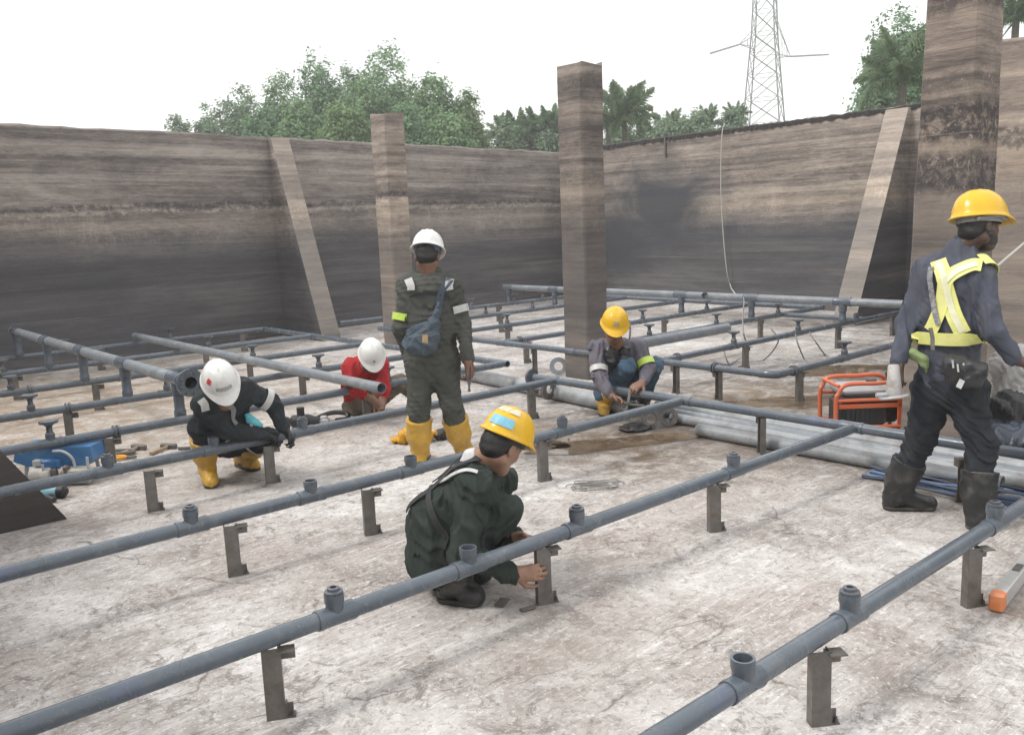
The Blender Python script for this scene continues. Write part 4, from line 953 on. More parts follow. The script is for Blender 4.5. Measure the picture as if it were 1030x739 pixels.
# ---- 6: walking at the right, yellow hi-vis harness
J = dict(head=D(984, 228, 4.58), neck=D(966, 252, 4.63), hf=sv(.92, -.10, .25), hu=sv(.08, .98, .05), shL=D(932, 273, 4.74), shR=D(985, 279, 4.52), elL=D(911, 327, 4.80), wrL=D(903, 366, 4.70),
         elR=D(1000, 334, 4.44), wrR=D(1021, 361, 4.46), hipL=D(941, 388, 4.80), hipR=D(968, 389, 4.66), knL=D(925, 443, 4.86), knR=D(987, 447, 4.64), spine=D(955, 325, 4.68))
heL, toL = G(890, 512), G(930, 512); heR, toR = G(977, 533), G(1000, 524)
toL = heL + unit(toL - heL) * .28; toR = heR + unit(toR - heR) * .27
J['anR'] = heR + (0, 0, .09) + unit(toR - heR) * .05; J['anL'] = heL + (0, 0, .09) + unit(toL - heL) * .05
t, (rt, fw, up, P) = figure(J, (heL + heR) / 2, 'man walking at right in slate shirt, yellow harness, yellow helmet and black boots', SKIN_D, .0075,
                            handL=(sv(-.1, -.95, -.05), sv(.6, -.1, .5), 1, 50, 40), handR=(sv(.75, -.35, -.1), sv(.2, -.7, .3), -1, 28, 30))
eyes(t, P)
s = top_sdf(J, 1.02, .93, .120, .114, .110); s.cap(J['neck'] - UP * .03, J['neck'] + UP * .012, .075, .066, k=.03); s.cap(J['shL'] * .7 + J['neck'] * .3, J['neck'], .07, .06); s.cap(J['shR'] * .7 + J['neck'] * .3, J['neck'], .07, .06); s.part('shirt', BLUESH, t, .0075, .006, seed=41)
b = bot_sdf(J, 1.10, None, .50, .074); b.part('trousers', DKTR, t, .008, .008, seed=42)
boot(t, J['knL'], heL, toL, DBOOT, .215, .078, big=1.12, vox=.008); boot(t, J['knR'], heR, toR, DBOOT, .215, .078, big=1.12, vox=.008)
q = Sdf(.02); q.ell(P(0, -.018, .012), (.081, .095, .092), [rt, fw, up]); q.ell(P(0, -.05, -.04), (.068, .05, .05), [rt, fw, up]); q.part('hair', HAIR, t, .007, .002, cut=[(P(0, .045, 0), fw)])
q = Sdf(.02); q.ell(P(0, .04, -.062), (.066, .066, .066), [rt, fw, up]); q.cap(P(-.06, .01, -.05), P(-.02, .06, -.09), .024); q.cap(P(.06, .01, -.05), P(.02, .06, -.09), .024); q.part('face_mask', BLACK, t, .007, .002, cut=[(P(0, 0, -.018), up)])
helmet(t, P(0, .004, .048), fw + up * .10, up - fw * .10, YHAT, band=STRAPG, sc=1.03)
MB().tube(catmull([P(.088, -.09, .012), P(.096, -.03, .03), P(.098, .03, .045), P(.08, .10, .04)]), .010, 8).build('sweatband', STRAPG, t)
yl = dict(off=.010, thick=.004)
strap(s, onb((938, 252, 4.55), (941, 266, 4.5), (947, 290, 4.5), (956, 312, 4.5), (969, 336, 4.5)), .078, HIVIS, t, 'vest_strap', **yl)
strap(s, onb((990, 262, 4.4), (978, 258, 4.4), (962, 268, 4.45), (948, 282, 4.5), (938, 305, 4.5), (922, 336, 4.55)), .074, HIVIS, t, 'vest_strap', off=.013, thick=.004)
strap(s, onb((988, 258, 4.45), (996, 272, 4.55), (1002, 290, 4.68), (995, 318, 4.75), (985, 336, 4.75)), .075, HIVIS, t, 'vest_strap', **yl)
ring(s, (J['spine'] * .8 + (J['hipL'] + J['hipR']) / 2 * .2), (J['spine'] - (J['hipL'] + J['hipR']) / 2), .16, .068, HIVIS, t, 'waist_band', off=.016, n=40)
PYEL = pmat('pale_yellow_tape', (.74, .74, .52), .1, 20, .5, .2, 300, (.6, .6, .4), .4, 9)
strap(s, onb((939, 256, 4.55), (941, 266, 4.5), (947, 290, 4.5), (956, 312, 4.5), (968, 334, 4.5)), .032, PYEL, t, 'reflective_tape', off=.016, thick=.003)
strap(s, onb((984, 259, 4.4), (976, 259, 4.4), (962, 268, 4.45), (948, 282, 4.5)), .032, PYEL, t, 'reflective_tape', off=.019, thick=.003)
lan = pmat('speckled_lanyard', (.22, .22, .23), .75, 55, .7, .3, 200)
strap(s, onb((930, 262, 4.55), (928, 285, 4.55), (933, 310, 4.55), (936, 328, 4.52)), .028, lan, t, 'lanyard', off=.022)
MB().tube([D(936, 330, 4.50), D(938, 340, 4.49), D(938, 352, 4.49)], .011, 8).build('carabiner', STEEL, t)
g = Sdf(.03); g.cap(D(958, 366, 4.50), D(984, 372, 4.44), .055, .05, k=.04); g.cap(D(962, 380, 4.50), D(981, 384, 4.45), .045, .04, k=.04)
pch = g.part('belt_pouch', BLACKP, t, .0075, .004, seed=6)
for (x, y) in ((958, 366), (963, 370), (969, 369), (979, 372)): MB().tube([D(x, y - 4, 4.435), D(x + 1, y + 4, 4.435)], .005, 6).build('zip_pull', REFL, pch)
MB().box(D(966, 386, 4.43), (.028, .004, .045), [unit(RT + UP * -.5), AW, unit(UP + RT * .5)]).build('white_tag', WHITEC, pch)
q = Sdf(.02); q.cap(D(917, 356, 4.72), D(929, 362, 4.66), .032, .028); q.cap(D(929, 360, 4.66), D(932, 374, 4.66), .026, .018); q.part('glove_tucked', cloth('dull_green_glove', (.20, .26, .12), (.3, .3, .2), .4), t, .008, .006)
strap(b, onb((918, 352, 4.7), (940, 354, 4.55), (965, 355, 4.48), (988, 352, 4.5)), .04, STRAPB, t, 'belt', off=.012)

# ------------------------------------------------------------------ loose things on the floor
ORANGE = pmat('orange_frame_paint', (.60, .125, .045), .10, 8, .42, .1, 60, (.35, .20, .14), .5, 10)
GREYP = pmat('grey_tank_paint', (.40, .41, .42), .1, 8, .45, .1, 60, (.25, .23, .2), .5, 9)
BLUEP = pmat('blue_paint', (.05, .165, .36), .15, 8, .42, .15, 60, (.16, .2, .25), .5, 8)
SACK = pmat('dirty_white_sack', (.44, .43, .42), .2, 8, .6, .5, 60, (.20, .16, .12), .7, 6)
TARP = pmat('dark_blue_tarpaulin', (.035, .045, .065), .4, 9, .35, .5, 40, (.12, .13, .15), .5, 8)
# generator: orange roll frame, tank, engine, wheels-free feet
gc = np.array([6.30, 3.20, 0]); gx = unit(np.array([.754, -.656, 0])); gy = unit(np.array([.656, .754, 0])); gz = np.array([0, 0, 1.])
t = thing('generator', 'portable generator in an orange tube frame behind the floor pipes', 'generator', gc)
def gp(x, y, z): return gc + gx * x + gy * y + gz * z
L, Wd, Ht = .275, .17, .42
for s_ in (-1, 1):
    y = s_ * Wd; P_ = [gp(-L, y, .02), gp(-L - .005, y, .30), gp(-L + .01, y, Ht - .07), gp(-L + .07, y, Ht), gp(0, y, Ht + .004), gp(L - .09, y, Ht), gp(L - .01, y, Ht - .09), gp(L, y, .28), gp(L, y, .02)]
    MB().tube(catmull(P_, 8), .0165, 10).build('side_frame', ORANGE, t)
    MB().tube([gp(-L, y * 1.01, Ht - .12), gp(L - .02, y * 1.01, Ht - .12)], .014, 10).build('frame_rail', ORANGE, t)
    MB().tube([gp(-L, y, .09), gp(L, y, .09)], .016, 10).build('frame_rail', ORANGE, t)
MB().box(gp(L - .045, -Wd - .004, .20), (.10, .012, .26), [gx, gy, gz], .004).build('end_panel', ORANGE, t)
MB().box(gp(0, -Wd - .002, .255), (.52, .016, .035), [gx, gy, gz], .004).build('cross_plate', ORANGE, t)
for x in (-.26, .26): MB().tube([gp(x, -Wd, Ht - .01), gp(x, Wd, Ht - .01)], .014, 8).build('frame_rail', ORANGE, t)
MB().box(gp(-.02, 0, .355), (.42, .29, .075), [gx, gy, gz], .03).build('fuel_tank', GREYP, t)
MB().lathe([(.04, 0), (.04, .025), (.03, .03)], gp(.05, 0, .395), gz, 16).build('fuel_cap', BLACKP, t)
MB().box(gp(-.02, -.05, .295), (.42, .24, .05), [gx, gy, gz], .02).build('control_panel', BLACKP, t)
m = MB().box(gp(-.06, -.02, .19), (.36, .27, .22), [gx, gy, gz], .03).lathe([(.10, 0), (.105, .02), (.105, .16), (.06, .2)], gp(.06, 0, .19), gx, 18)
m.build('engine', BLACKP, t)
for i in range(6): MB().box(gp(-.19 + i * .036, -.152, .20), (.012, .02, .13), [gx, gy, gz]).build('cooling_fin', BLACKP, t)
tag(MB().tube(catmull([gp(.20, -.12, .46), gp(.28, -.16, .56), gp(.36, -.18, .50), gp(.38, -.16, .3), gp(.36, -.2, .02)]), .018, 8).build('cable', BLACK, None, loc=tuple(gp(.3, -.15, 0))), 'black cable draped over the right end of the orange generator', 'cable')
# grey tool hanging from the walking man's left hand
hp_ = D(899, 372, 4.66); t = thing('angle_grinder', 'pale grey grinder hanging from the left hand of the walking man', 'tool', hp_)
MB().lathe([(.022, .03), (.030, .02), (.033, -.03), (.040, -.09), (.040, -.13), (.030, -.145)], hp_, UP, 18).build('housing', SACK, t)
MB().lathe([(.012, .0), (.075, .0), (.078, .006), (.075, .012), (.012, .014)], hp_ - UP * .15, unit(UP * .95 - RT * .15), 24).build('disc_guard', GREYP, t)
MB().tube([hp_ - UP * .13 - RT * .02, hp_ - UP * .135 - RT * .095], .012, 8).build('side_handle', GREYP, t)
# sacks, bags, tarpaulin at the right edge
def lump(name, label, cat, mat, blobs, vox, fold, seed, z0=.0):
    s = Sdf(.05)
    for c_, r in blobs: s.ell(c_, r)
    V, F = s.mesh(vox, fold, zmin=z0, seed=seed); o = mk(name, V, F, mat, None, (float(blobs[0][0][0]), float(blobs[0][0][1]), 0), 180); return tag(o, label, cat)
c0 = G(1016, 447); 
lump('plastic_sack', 'dirty whitish plastic sack standing beside the walking man\'s right hip', 'sack', SACK, [(c0 + (.35, .05, .28), (.22, .22, .30)), (c0 + (.30, .12, .52), (.15, .15, .17)), (c0 + (.42, -.15, .45), (.17, .15, .2))], .014, .013, 51)
lump('tool_bag', 'black bag slumped in front of the whitish plastic sack', 'bag', BLACKP, [(c0 + (.02, .02, .26), (.12, .14, .14)), (c0 + (.02, .05, .12), (.15, .16, .13))], .012, .014, 52)
lump('tarpaulin', 'crumpled dark blue tarpaulin on the floor at the right edge', 'tarpaulin', TARP, [(c0 + (.05, -.20, .10), (.22, .34, .13)), (c0 + (-.08, .05, .08), (.22, .22, .12)), (c0 + (.15, -.5, .12), (.3, .3, .15))], .012, .014, 53)
# hose bundle along the bundle of pipes
m = MB(); HOSE = pmat('blue_black_hose', (.03, .045, .085), .5, 6, .5, .15, 60)
hb = []
for i in range(13):
    P_ = []; o_ = random.uniform(-.16, .16); ph = random.uniform(0, 6)
    for j in range(11):
        vv = 2.62 - j * .22 + random.uniform(-.03, .03); P_.append((5.27 + o_ * .85 + .07 * math.sin(ph + j * .9) - .03 * j * .1, vv, .012 + .012 * (i % 4) + .01 * abs(math.sin(j + ph))))
    hb.append(P_)
t = thing('hose_bundle', 'tangled blue and black hoses on the floor behind the walking man\'s boots', 'hose', (5.27, 1.9, 0))
for i, P_ in enumerate(hb): MB().tube(catmull(P_, 5), .0085, 6).build('hose', HOSE if i % 3 else pmat('light_blue_hose', (.10, .17, .30), .3, 6, .5, .1, 60), t)
# straightedge with orange end
a = G(1003, 607, .03); b = G(1040, 560, .03); dd = unit(b - a)
t = thing('straightedge', 'grey aluminium straightedge with an orange end cap lying at the right edge', 'tool', a - (0, 0, .03))
sx = np.cross((0, 0, 1), dd)
MB().box(a + dd * .50 + (0, 0, .012), (.93, .052, .075), [dd, sx, gz], .004).build('bar', pmat('aluminium_bar', (.50, .50, .49), .08, 6, .4, .1, 90, (.3, .28, .25), .4, 9, metal=.3), t)
MB().box(a + dd * .005 + (0, 0, .012), (.07, .056, .079), [dd, sx, gz], .008).build('end_cap', pmat('worn_orange_plastic', (.62, .20, .07), .15, 20, .5, .2, 60, (.4, .3, .22), .6, 18), t)
MB().box(a + dd * .34 + (0, 0, .0515), (.09, .03, .004), [dd, sx, gz]).build('vial_window', DSTEEL, t)
# flanges by the header
for i, (px, py, tw, lb) in enumerate(((655, 431, .25, 'dark pipe flange standing on edge, left of the pair under the header'), (672, 429, -.1, 'dark pipe flange standing on edge, right of the pair under the header'))):
    p = G(px, py); ax_ = unit(np.array([-.62 + tw * .3, -.75, .22 + tw * .2])); c_ = p + (0, 0, .085)
    o = thing('pipe_flange', lb, 'flange', p)
    MB().lathe([(.042, -.012), (.082, -.012), (.082, .012), (.042, .012), (.042, -.012)], c_, ax_, 24, cap=False).build('ring', DSTEEL, o)
    x, y, d_ = frame(ax_)
    for k in range(6): MB().lathe([(.009, 0), (.009, .008)], c_ + (x * math.cos(k * 1.047) + y * math.sin(k * 1.047)) * .062 + d_ * .0125, d_, 6).build('bolt', STEEL, o)
lump('rubber_mat', 'black rubber scraps lying under the pair of dark flanges', 'scrap', BLACK, [(G(640, 432) + (0, 0, .02), (.16, .12, .035)), (G(683, 424) + (0, 0, .02), (.2, .12, .03))], .010, .01, 61)
p = G(562, 378) ; t = thing('pipe_flange', 'pale round flange leaning at the foot of the centre column', 'flange', p)
MB().lathe([(.05, -.012), (.10, -.012), (.10, .012), (.05, .012), (.05, -.012)], p + (0, 0, .11), unit((-.6, -.75, .25)), 24, cap=False).build('ring', PVC_L, t)
p = np.array([5.58, 5.98, 0]); t = thing('pipe_flange', 'dark rusty flange standing at the left end of the header pipe', 'flange', p)
MB().lathe([(.05, -.015), (.11, -.015), (.11, .015), (.05, .015), (.05, -.015)], p + (0, 0, .14), unit((-.2, 1, .1)), 24, cap=False).build('ring', DSTEEL, t)
# wire coil, steel offcuts
m = MB(); c0 = G(600, 489)
for i in range(9):
    a0 = random.uniform(0, 6); rx, ry = random.uniform(.06, .17), random.uniform(.03, .07); o_ = np.array([random.uniform(-.08, .08), random.uniform(-.05, .05), 0])
    m.tube([c0 + o_ + gx * rx * math.cos(a) + gy * ry * math.sin(a) + gz * (.004 + .006 * (i % 3) + .004 * math.sin(3 * a)) for a in np.linspace(a0, a0 + 4.6 + i * .12, 22)], .0035, 5)
tag(m.build('wire_coil', pmat('grey_wire', (.22, .21, .20), .2, 20, .5, .1, 60), None, loc=tuple(c0)), 'flat tangle of thin grey wire on the floor near the puddle', 'wire')
for (px, py, rz, lb, sz) in ((505, 606, .5, 'small flat steel plate beside the front squatting man\'s boot', (.09, .05, .006)), (531, 612, -.2, 'small flat steel plate against the post held by the front man', (.07, .035, .005))):
    c_ = G(px, py, .004); tag(MB().box(c_ + (0, 0, sz[2] / 2), sz, [(math.cos(rz), math.sin(rz), 0), (-math.sin(rz), math.cos(rz), 0), (0, 0, 1)], .002).build('steel_plate', DSTEEL, None, loc=tuple(c_)), lb, 'plate')
# yellow raincoat heap
c_ = G(416, 444)
lump('rain_jacket', 'crumpled yellow rain jacket on the floor behind the standing man\'s boot', 'jacket', pmat('yellow_rain_cloth', (.62, .32, .012), .15, 9, .6, .4, 80, (.4, .2, .03), .4, 8), [(c_ + (0, 0, .05), (.13, .11, .085)), (c_ - gx * .10 + (0, 0, .03), (.10, .09, .04)), (c_ + gx * .12 + (0, 0, .05), (.10, .08, .06))], .011, .016, 71)
lump('tool_pouch', 'small black pouch with yellow trim beside the yellow rain jacket', 'pouch', BLACK, [(c_ + gx * .23 + gy * .03 + (0, 0, .04), (.08, .06, .05))], .010, .008, 72)
# blue pump unit under the left grid pipe
pc = G(62, 484); pc = pc + gy * .05
t = thing('pump_unit', 'blue-topped pump unit with pale motor under the left grid pipe', 'pump', pc)
def pp(x, y, z): return pc + gx * x + gy * y + gz * z
MB().prism([(-.30, .17), (-.20, .13), (.22, .12), (.27, .17), (.26, .26), (-.27, .27)], pp(0, -.10, 0), gx, gz, gy * .26).build('blue_cover', BLUEP, t)
MB().box(pp(-.03, -.12, .15), (.16, .05, .07), [gx, gy, gz], .012).build('blue_bracket', BLUEP, t)
MB().box(pp(-.11, -.12, .165), (.06, .056, .04), [gx, gy, gz], .003).build('name_plate', GREYP, t)
for x in (-.24, .2):
    for y in (-.08, .12): MB().tube([pp(x, y, .0), pp(x * .9, y, .15)], .014, 8).build('leg', GREYP, t)
for (p0, p1) in (((-.28, -.16, .02), (.26, -.16, .02)), ((-.28, -.16, .02), (-.28, -.16, .20)), ((.26, -.16, .02), (.26, -.16, .20)), ((-.06, -.16, .02), (-.06, -.16, .16))): MB().tube([pp(*p0), pp(*p1)], .010, 8).build('frame_bar', GREYP, t)
for i, x in enumerate((-.24, .02, .11)): MB().lathe([(.018, 0), (.024, .01), (.024, .05), (.012, .06)], pp(x, -.17, .05 + .02 * i), gz, 10).build('fitting', DSTEEL, t)
MB().lathe([(.05, 0), (.062, .02), (.062, .15), (.045, .17)], pp(-.17, -.12, .075), gx, 18).build('motor', pmat('pale_motor_paint', (.45, .44, .40), .15, 10, .5, .2, 60, (.2, .18, .15), .6, 9), t)
MB().box(pp(.17, -.14, .075), (.20, .10, .10), [gx, gy, gz], .015).build('gear_box', pmat('beige_grey_paint', (.36, .35, .29), .12, 10, .5, .2, 60, (.2, .18, .14), .6, 9), t)
MB().tube(catmull([pp(.02, -.15, .25), pp(.10, -.17, .25), pp(.16, -.17, .20), pp(.17, -.16, .12)]), .010, 8).build('handle', GREYP, t)
p = G(71, 483); t = thing('spray_can', 'white can with a red cap in front of the blue pump unit', 'can', p)
MB().lathe([(.032, 0), (.033, .01), (.033, .10), (.02, .12)], p, gz, 16).build('can_body', SACK, t); MB().lathe([(.022, .118), (.026, .125), (.024, .165), (.012, .17)], p, gz, 16).build('cap', REDSTK, t)
p = G(50, 501); t = thing('heat_gun', 'pale blue and black power tool lying beside the dark wedge', 'tool', p)
MB().lathe([(.02, 0), (.04, .02), (.04, .12), (.03, .15)], p + (0, 0, .045) - gx * .08, gx, 16).build('housing', pmat('pale_blue_plastic', (.25, .45, .52), .1, 10, .4, .1, 60, (.3, .3, .3), .4, 12), t)
MB().lathe([(.03, 0), (.042, .01), (.042, .05), (.02, .07)], p + (0, 0, .045) + gx * .055, gx, 16).build('collar', BLACK, t); MB().tube(catmull([p + gx * .02 + gz * .03, p + gx * .04 - gy * .07 + gz * .025, p + gx * .09 - gy * .11 + gz * .02]), .017, 8).build('handle', BLACK, t)
# hand tools in a row
def hammer(px, py, rz, lb, hl=.22):
    c_ = G(px, py); ex = gx * math.cos(rz) + gy * math.sin(rz); ey = np.cross(gz, ex); t = thing('hammer', lb, 'hammer', c_)
    MB().tube([c_ + gz * .02, c_ + ex * hl + gz * .016], [.013, .016], 8).build('handle', pmat('tan_tool_handle', (.33, .24, .14), .25, 20, .6, .2, 60), t)
    MB().box(c_ + gz * .022, (.04, .15, .042), [ex, ey, gz], .008).build('hammer_head', DSTEEL, t)
hammer(140, 452, -1.95, 'claw hammer with tan handle, left of the two lying hammers'); hammer(170, 451, -1.85, 'claw hammer with tan handle, right of the two lying hammers')
for (px, py, rz, lb, cc) in ((128, 462, .5, 'orange-handled pliers lying near the blue pump unit', (.75, .33, .02)),):
    c_ = G(px, py); t = thing('pliers', lb, 'pliers', c_)
    for s_ in (-1, 1): MB().tube(catmull([c_ + gz * .02, c_ - gx * .05 + gy * .03 * s_ + gz * .02, c_ - gx * .13 + gy * .035 * s_ + gz * .015]), .014, 8).build('grip', pmat('orange_grip', cc, .1, 10, .5, .1, 60), t)
    MB().box(c_ + gx * .035 + gz * .02, (.08, .03, .02), [gx, gy, gz], .006).build('jaw', DSTEEL, t)
p = G(112, 458); tag(MB().tube(catmull([p - gx * .10 + gz * .02, p + gx * .02 + gy * .05 + gz * .025, p + gx * .14 + gy * .06 + gz * .02, p + gx * .17 + gz * .02, p + gx * .08 - gy * .03 + gz * .02, p - gx * .06 - gy * .05 + gz * .02]), .016, 8).build('hose_loop', DSTEEL, None, loc=tuple(p)), 'dark bent hose loop on the floor right of the blue pump unit', 'hose')
p = G(192, 452); tag(MB().tube([p - gx * .1 + gz * .014, p + gx * .10 + gz * .014], .014, 8).box(p + gx * .0 + gy * .12 + gz * .03, (.05, .04, .06), [gx, gy, gz], .006).build('chisel', DSTEEL, None, loc=tuple(p)), 'dark chisel and block lying beside the gloved man\'s knee', 'chisel')
# power tool and clutter beyond the gloved man
p = G(306, 432); t = thing('power_drill', 'dark power drill lying behind the gloved man\'s hands', 'drill', p)
MB().lathe([(.03, 0), (.06, .03), (.065, .16), (.05, .20), (.03, .26)], p + gz * .075 - gx * .12, gx, 16).build('motor_housing', BLACKP, t)
MB().box(p + gx * .02 + gz * .05, (.10, .07, .10), [gx, gy, gz], .02).build('gear_housing', DSTEEL, t); MB().tube(catmull([p - gx * .10 + gz * .06, p - gx * .16 + gy * .02 + gz * .10, p - gx * .20 + gz * .05]), .02, 8).build('handle', BLACKP, t)
MB().lathe([(.028, 0), (.034, .02), (.034, .08)], p + gz * .12 - gx * .02, gz, 14).build('top_knob', BLACKP, t)
p = G(324, 430); tag(MB().box(p + gz * .045, (.13, .10, .08), [gx, gy, gz], .012).box(p + gz * .09 + gx * .02, (.06, .06, .03), [gx, gy, gz], .008).build('plastic_box', SACK, None, loc=tuple(p)), 'small whitish box beside the dark power drill', 'box')
p = G(330, 424); tag(MB().tube(catmull([p - gx * .12 + gz * .03, p + gx * .02 + gy * .05 + gz * .07, p + gx * .16 + gy * .05 + gz * .06, p + gx * .17 + gy * .0 + gz * .02, p + gx * .08 - gy * .05 + gz * .02]), .022, 8).build('power_cable', BLACK, None, loc=tuple(p)), 'thick black cable loop by the whitish box behind the gloved man', 'cable')
# water: the shallow brown puddle
k = NT('muddy_water'); k.fin(k.ramp(k.noise(3, 5, .6, .5), [(.35, (.10, .065, .035)), (.65, (.20, .145, .095))]), .06); k.l(k.ramp(k.noise(5, 7, .7, .8), [(.40, 0.25), (.52, .92)]), k.b.inputs['Alpha']); PUD = k.m
def puddle(c_, rx, ry, rot, seed):
    rg = np.random.default_rng(seed); ph = rg.uniform(0, 6, 6); V = [(c_[0], c_[1], .004)]; n = 72
    for i in range(n):
        a = 2 * math.pi * i / n; q = 1 + sum(.16 / (j * .6 + .7) * math.sin((j + 2) * a + ph[j]) for j in range(6)); x, y = rx * q * math.cos(a), ry * q * math.sin(a)
        V.append((c_[0] + x * math.cos(rot) - y * math.sin(rot), c_[1] + x * math.sin(rot) + y * math.cos(rot), .004))
    o = mk('puddle', V, [(0, 1 + i, 1 + (i + 1) % n) for i in range(n)], PUD, None, (c_[0], c_[1], 0), 0); o['kind'] = 'structure'
puddle(G(618, 446), .62, .20, -.55, 3); puddle(G(545, 447), .30, .14, -.7, 5); puddle(G(800, 404), .55, .3, -.6, 8); puddle(G(845, 372), .7, .25, -.7, 9)
# ropes and cables
ROPE = pmat('pale_rope', (.42, .40, .37), .15, 40, .8, .3, 200); THIN = pmat('thin_grey_cable', (.20, .20, .20), .2, 20, .6, .1, 60)
wx = lambda px, py: WP(px, py, 0, rwU(9.8) - .12)
a = wx(727, 131)
tag(MB().tube(catmull([a + (.25, 0, .02), a + (.0, 0, .03), wx(725, 180), wx(727, 230), wx(731, 272), wx(735, 288), D(737, 292, 14.4), D(740, 296, 12.4)], 8), .010, 6).build('rope', ROPE, None, loc=tuple(a)), 'pale rope hanging down the far right wall to the raised header', 'rope')
for i, (P_, r, lb) in enumerate((
        ([D(740, 297, 12.2), D(748, 300, 11.9), D(747, 318, 11.4), D(748, 336, 10.6), G(752, 352, .01), G(735, 366, .01), G(718, 364, .01)], .010, 'thin cable looping from the raised header down to the floor'),
        ([D(776, 331, 10.1), D(783, 343, 10.0), G(768, 362, .01), G(745, 368, .01), G(735, 372, .01)], .009, 'thin cable hanging under the second right grid pipe, left loop'),
        ([D(800, 336, 10.1), D(803, 347, 10.0), G(809, 361, .01), G(815, 366, .01)], .009, 'thin cable hanging under the second right grid pipe, middle strand'),
        ([D(814, 334, 10.1), D(822, 346, 10.0), G(830, 357, .01), G(838, 362, .01)], .009, 'thin cable hanging under the second right grid pipe, right strand'),
        ([D(728, 352, 9.5), D(731, 362, 9.4), G(737, 374, .01)], .009, 'short thin cable hanging beside a post of the right grid'))):
    tag(MB().tube(catmull(P_, 7), r, 5).build('cable', THIN, None, loc=tuple(P_[0])), lb, 'cable')
a = D(998, 272, 4.75)
tag(MB().tube([a, D(1032, 243, 5.2), D(1075, 206, 6.0)], .007, 6).build('rope', ROPE, None, loc=tuple(a)), 'taut white line running up and right from the walking man\'s chest', 'rope')
a = WP(669, 158, 0, rwU(11.6) - .03)
tag(MB().tube([a, a + (0, 0, .40)], .022, 8).build('steel_rod', DSTEEL, None, loc=tuple(a)), 'dark rod stub standing on the crest of the far right wall', 'rod')

# ------------------------------------------------------------------ trees, palms, pylon beyond the walls
BARK = pmat('grey_bark', (.12, .10, .08), .3, 6, .9, .6, 30)
def crown_mesh(c, lumps, n, leaf, seed, spread=.9):
    rg = np.random.default_rng(seed); P = []; Nv = []
    vol = np.array([r[0] * r[1] * r[2] for _, r in lumps]) ** .75; cnt = (n * vol / vol.sum()).astype(int)
    for (lc, lr), k in zip(lumps, cnt):
        # leaf sprays gather in small tufts over the lump's shell, some inside
        nt_ = max(6, k // 34); d = rg.normal(0, 1, (nt_, 3)); d /= np.linalg.norm(d, axis=1)[:, None]; rad = rg.uniform(.35, 1.0, nt_) ** .6
        tc_ = np.array(lc) + d * rad[:, None] * np.array(lr); ti = rg.integers(0, nt_, k)
        P.append(tc_[ti] + rg.normal(0, 1, (k, 3)) * (.165 * spread * np.mean(lr) ** .5)); Nv.append(d[ti] * .8 + rg.normal(0, .6, (k, 3)) + (0, 0, .5))
    P = np.concatenate(P); Nv = np.concatenate(Nv); Nv /= np.linalg.norm(Nv, axis=1)[:, None]; k = len(P)
    a = np.cross(Nv, rg.normal(0, 1, (k, 3))); a /= np.linalg.norm(a, axis=1)[:, None]; b = np.cross(Nv, a); sz = (leaf * rg.uniform(.6, 1.4, k))[:, None]
    V = np.stack([P - a * sz, P + b * sz * .55 + Nv * sz * .12, P + a * sz, P - b * sz * .55 + Nv * sz * .12], 1).reshape(-1, 3)
    return V, np.arange(4 * k, dtype=np.int32).reshape(-1, 4)
def tree(px, d, topy, wpx, label, mat, n=9000, leaf=.13, seed=1, low=.28, nl=16, squash=1.0, group='broadleaf trees beyond the tank walls', asym=0.0):
    """leafy tree: top of the crown reads at pixel row topy, crown width wpx pixels at distance d"""
    rg = np.random.default_rng(seed); top = D(px, topy, d); base = np.array([top[0], top[1], -.06]); Hh = top[2] + .06; rw = wpx / FPX * d / 2
    t = thing('tree', label, 'tree', base, group)
    m = MB(); tk = .035 * Hh ** .9
    m.tube(catmull([base, base + (rg.normal(0, .1), rg.normal(0, .1), Hh * .35), base + (rg.normal(0, .25), rg.normal(0, .25), Hh * .75)], 6), np.linspace(tk, tk * .4, 13), 9)
    lumps = []; cz = Hh * (1 + low) / 2; rz = Hh * (1 - low) / 2
    for i in range(nl):
        dd = rg.normal(0, 1, 3); dd /= np.linalg.norm(dd); q = rg.uniform(.25, .66); r_ = rg.uniform(.34, .52)
        c_ = np.array([base[0], base[1], cz]) + dd * np.array([rw, rw, rz]) * q
        shrink = 1 - .35 * max(0, (c_[2] - cz) / rz)
        c_[:2] = base[:2] + (c_[:2] - base[:2]) * shrink
        lumps.append((c_, np.array([rw * r_ * 1.15, rw * r_ * 1.15, (rz * .62 + rw * .38) * r_ * squash])))
    lumps.append((np.array([base[0], base[1], Hh - rz * .40]), np.array([rw * .48, rw * .48, rz * .40]))); lumps.append((np.array([base[0], base[1], Hh - rz * .75]), np.array([rw * .68, rw * .68, rz * .45]))); lumps.append((np.array([base[0], base[1], cz]), np.array([rw * .5, rw * .5, rz * .6])))
    for c_, r_ in lumps[:9]:
        st = base + (0, 0, Hh * rg.uniform(.3, .6)); m.tube(catmull([st, (st + c_) / 2 + (0, 0, -.2), c_], 4), np.linspace(tk * .35, tk * .08, 9), 6)
    m.build('trunk', BARK, t)
    mk('crown', *crown_mesh(base, lumps, n, leaf, seed), mat, t, smooth=0)
    return t
LEAF = [leaf_mat('mid_green_leaves', (.20, .31, .16)), leaf_mat('dark_green_leaves', (.17, .28, .155)), leaf_mat('yellowish_leaves', (.19, .28, .13)), leaf_mat('grey_green_leaves', (.19, .27, .165))]
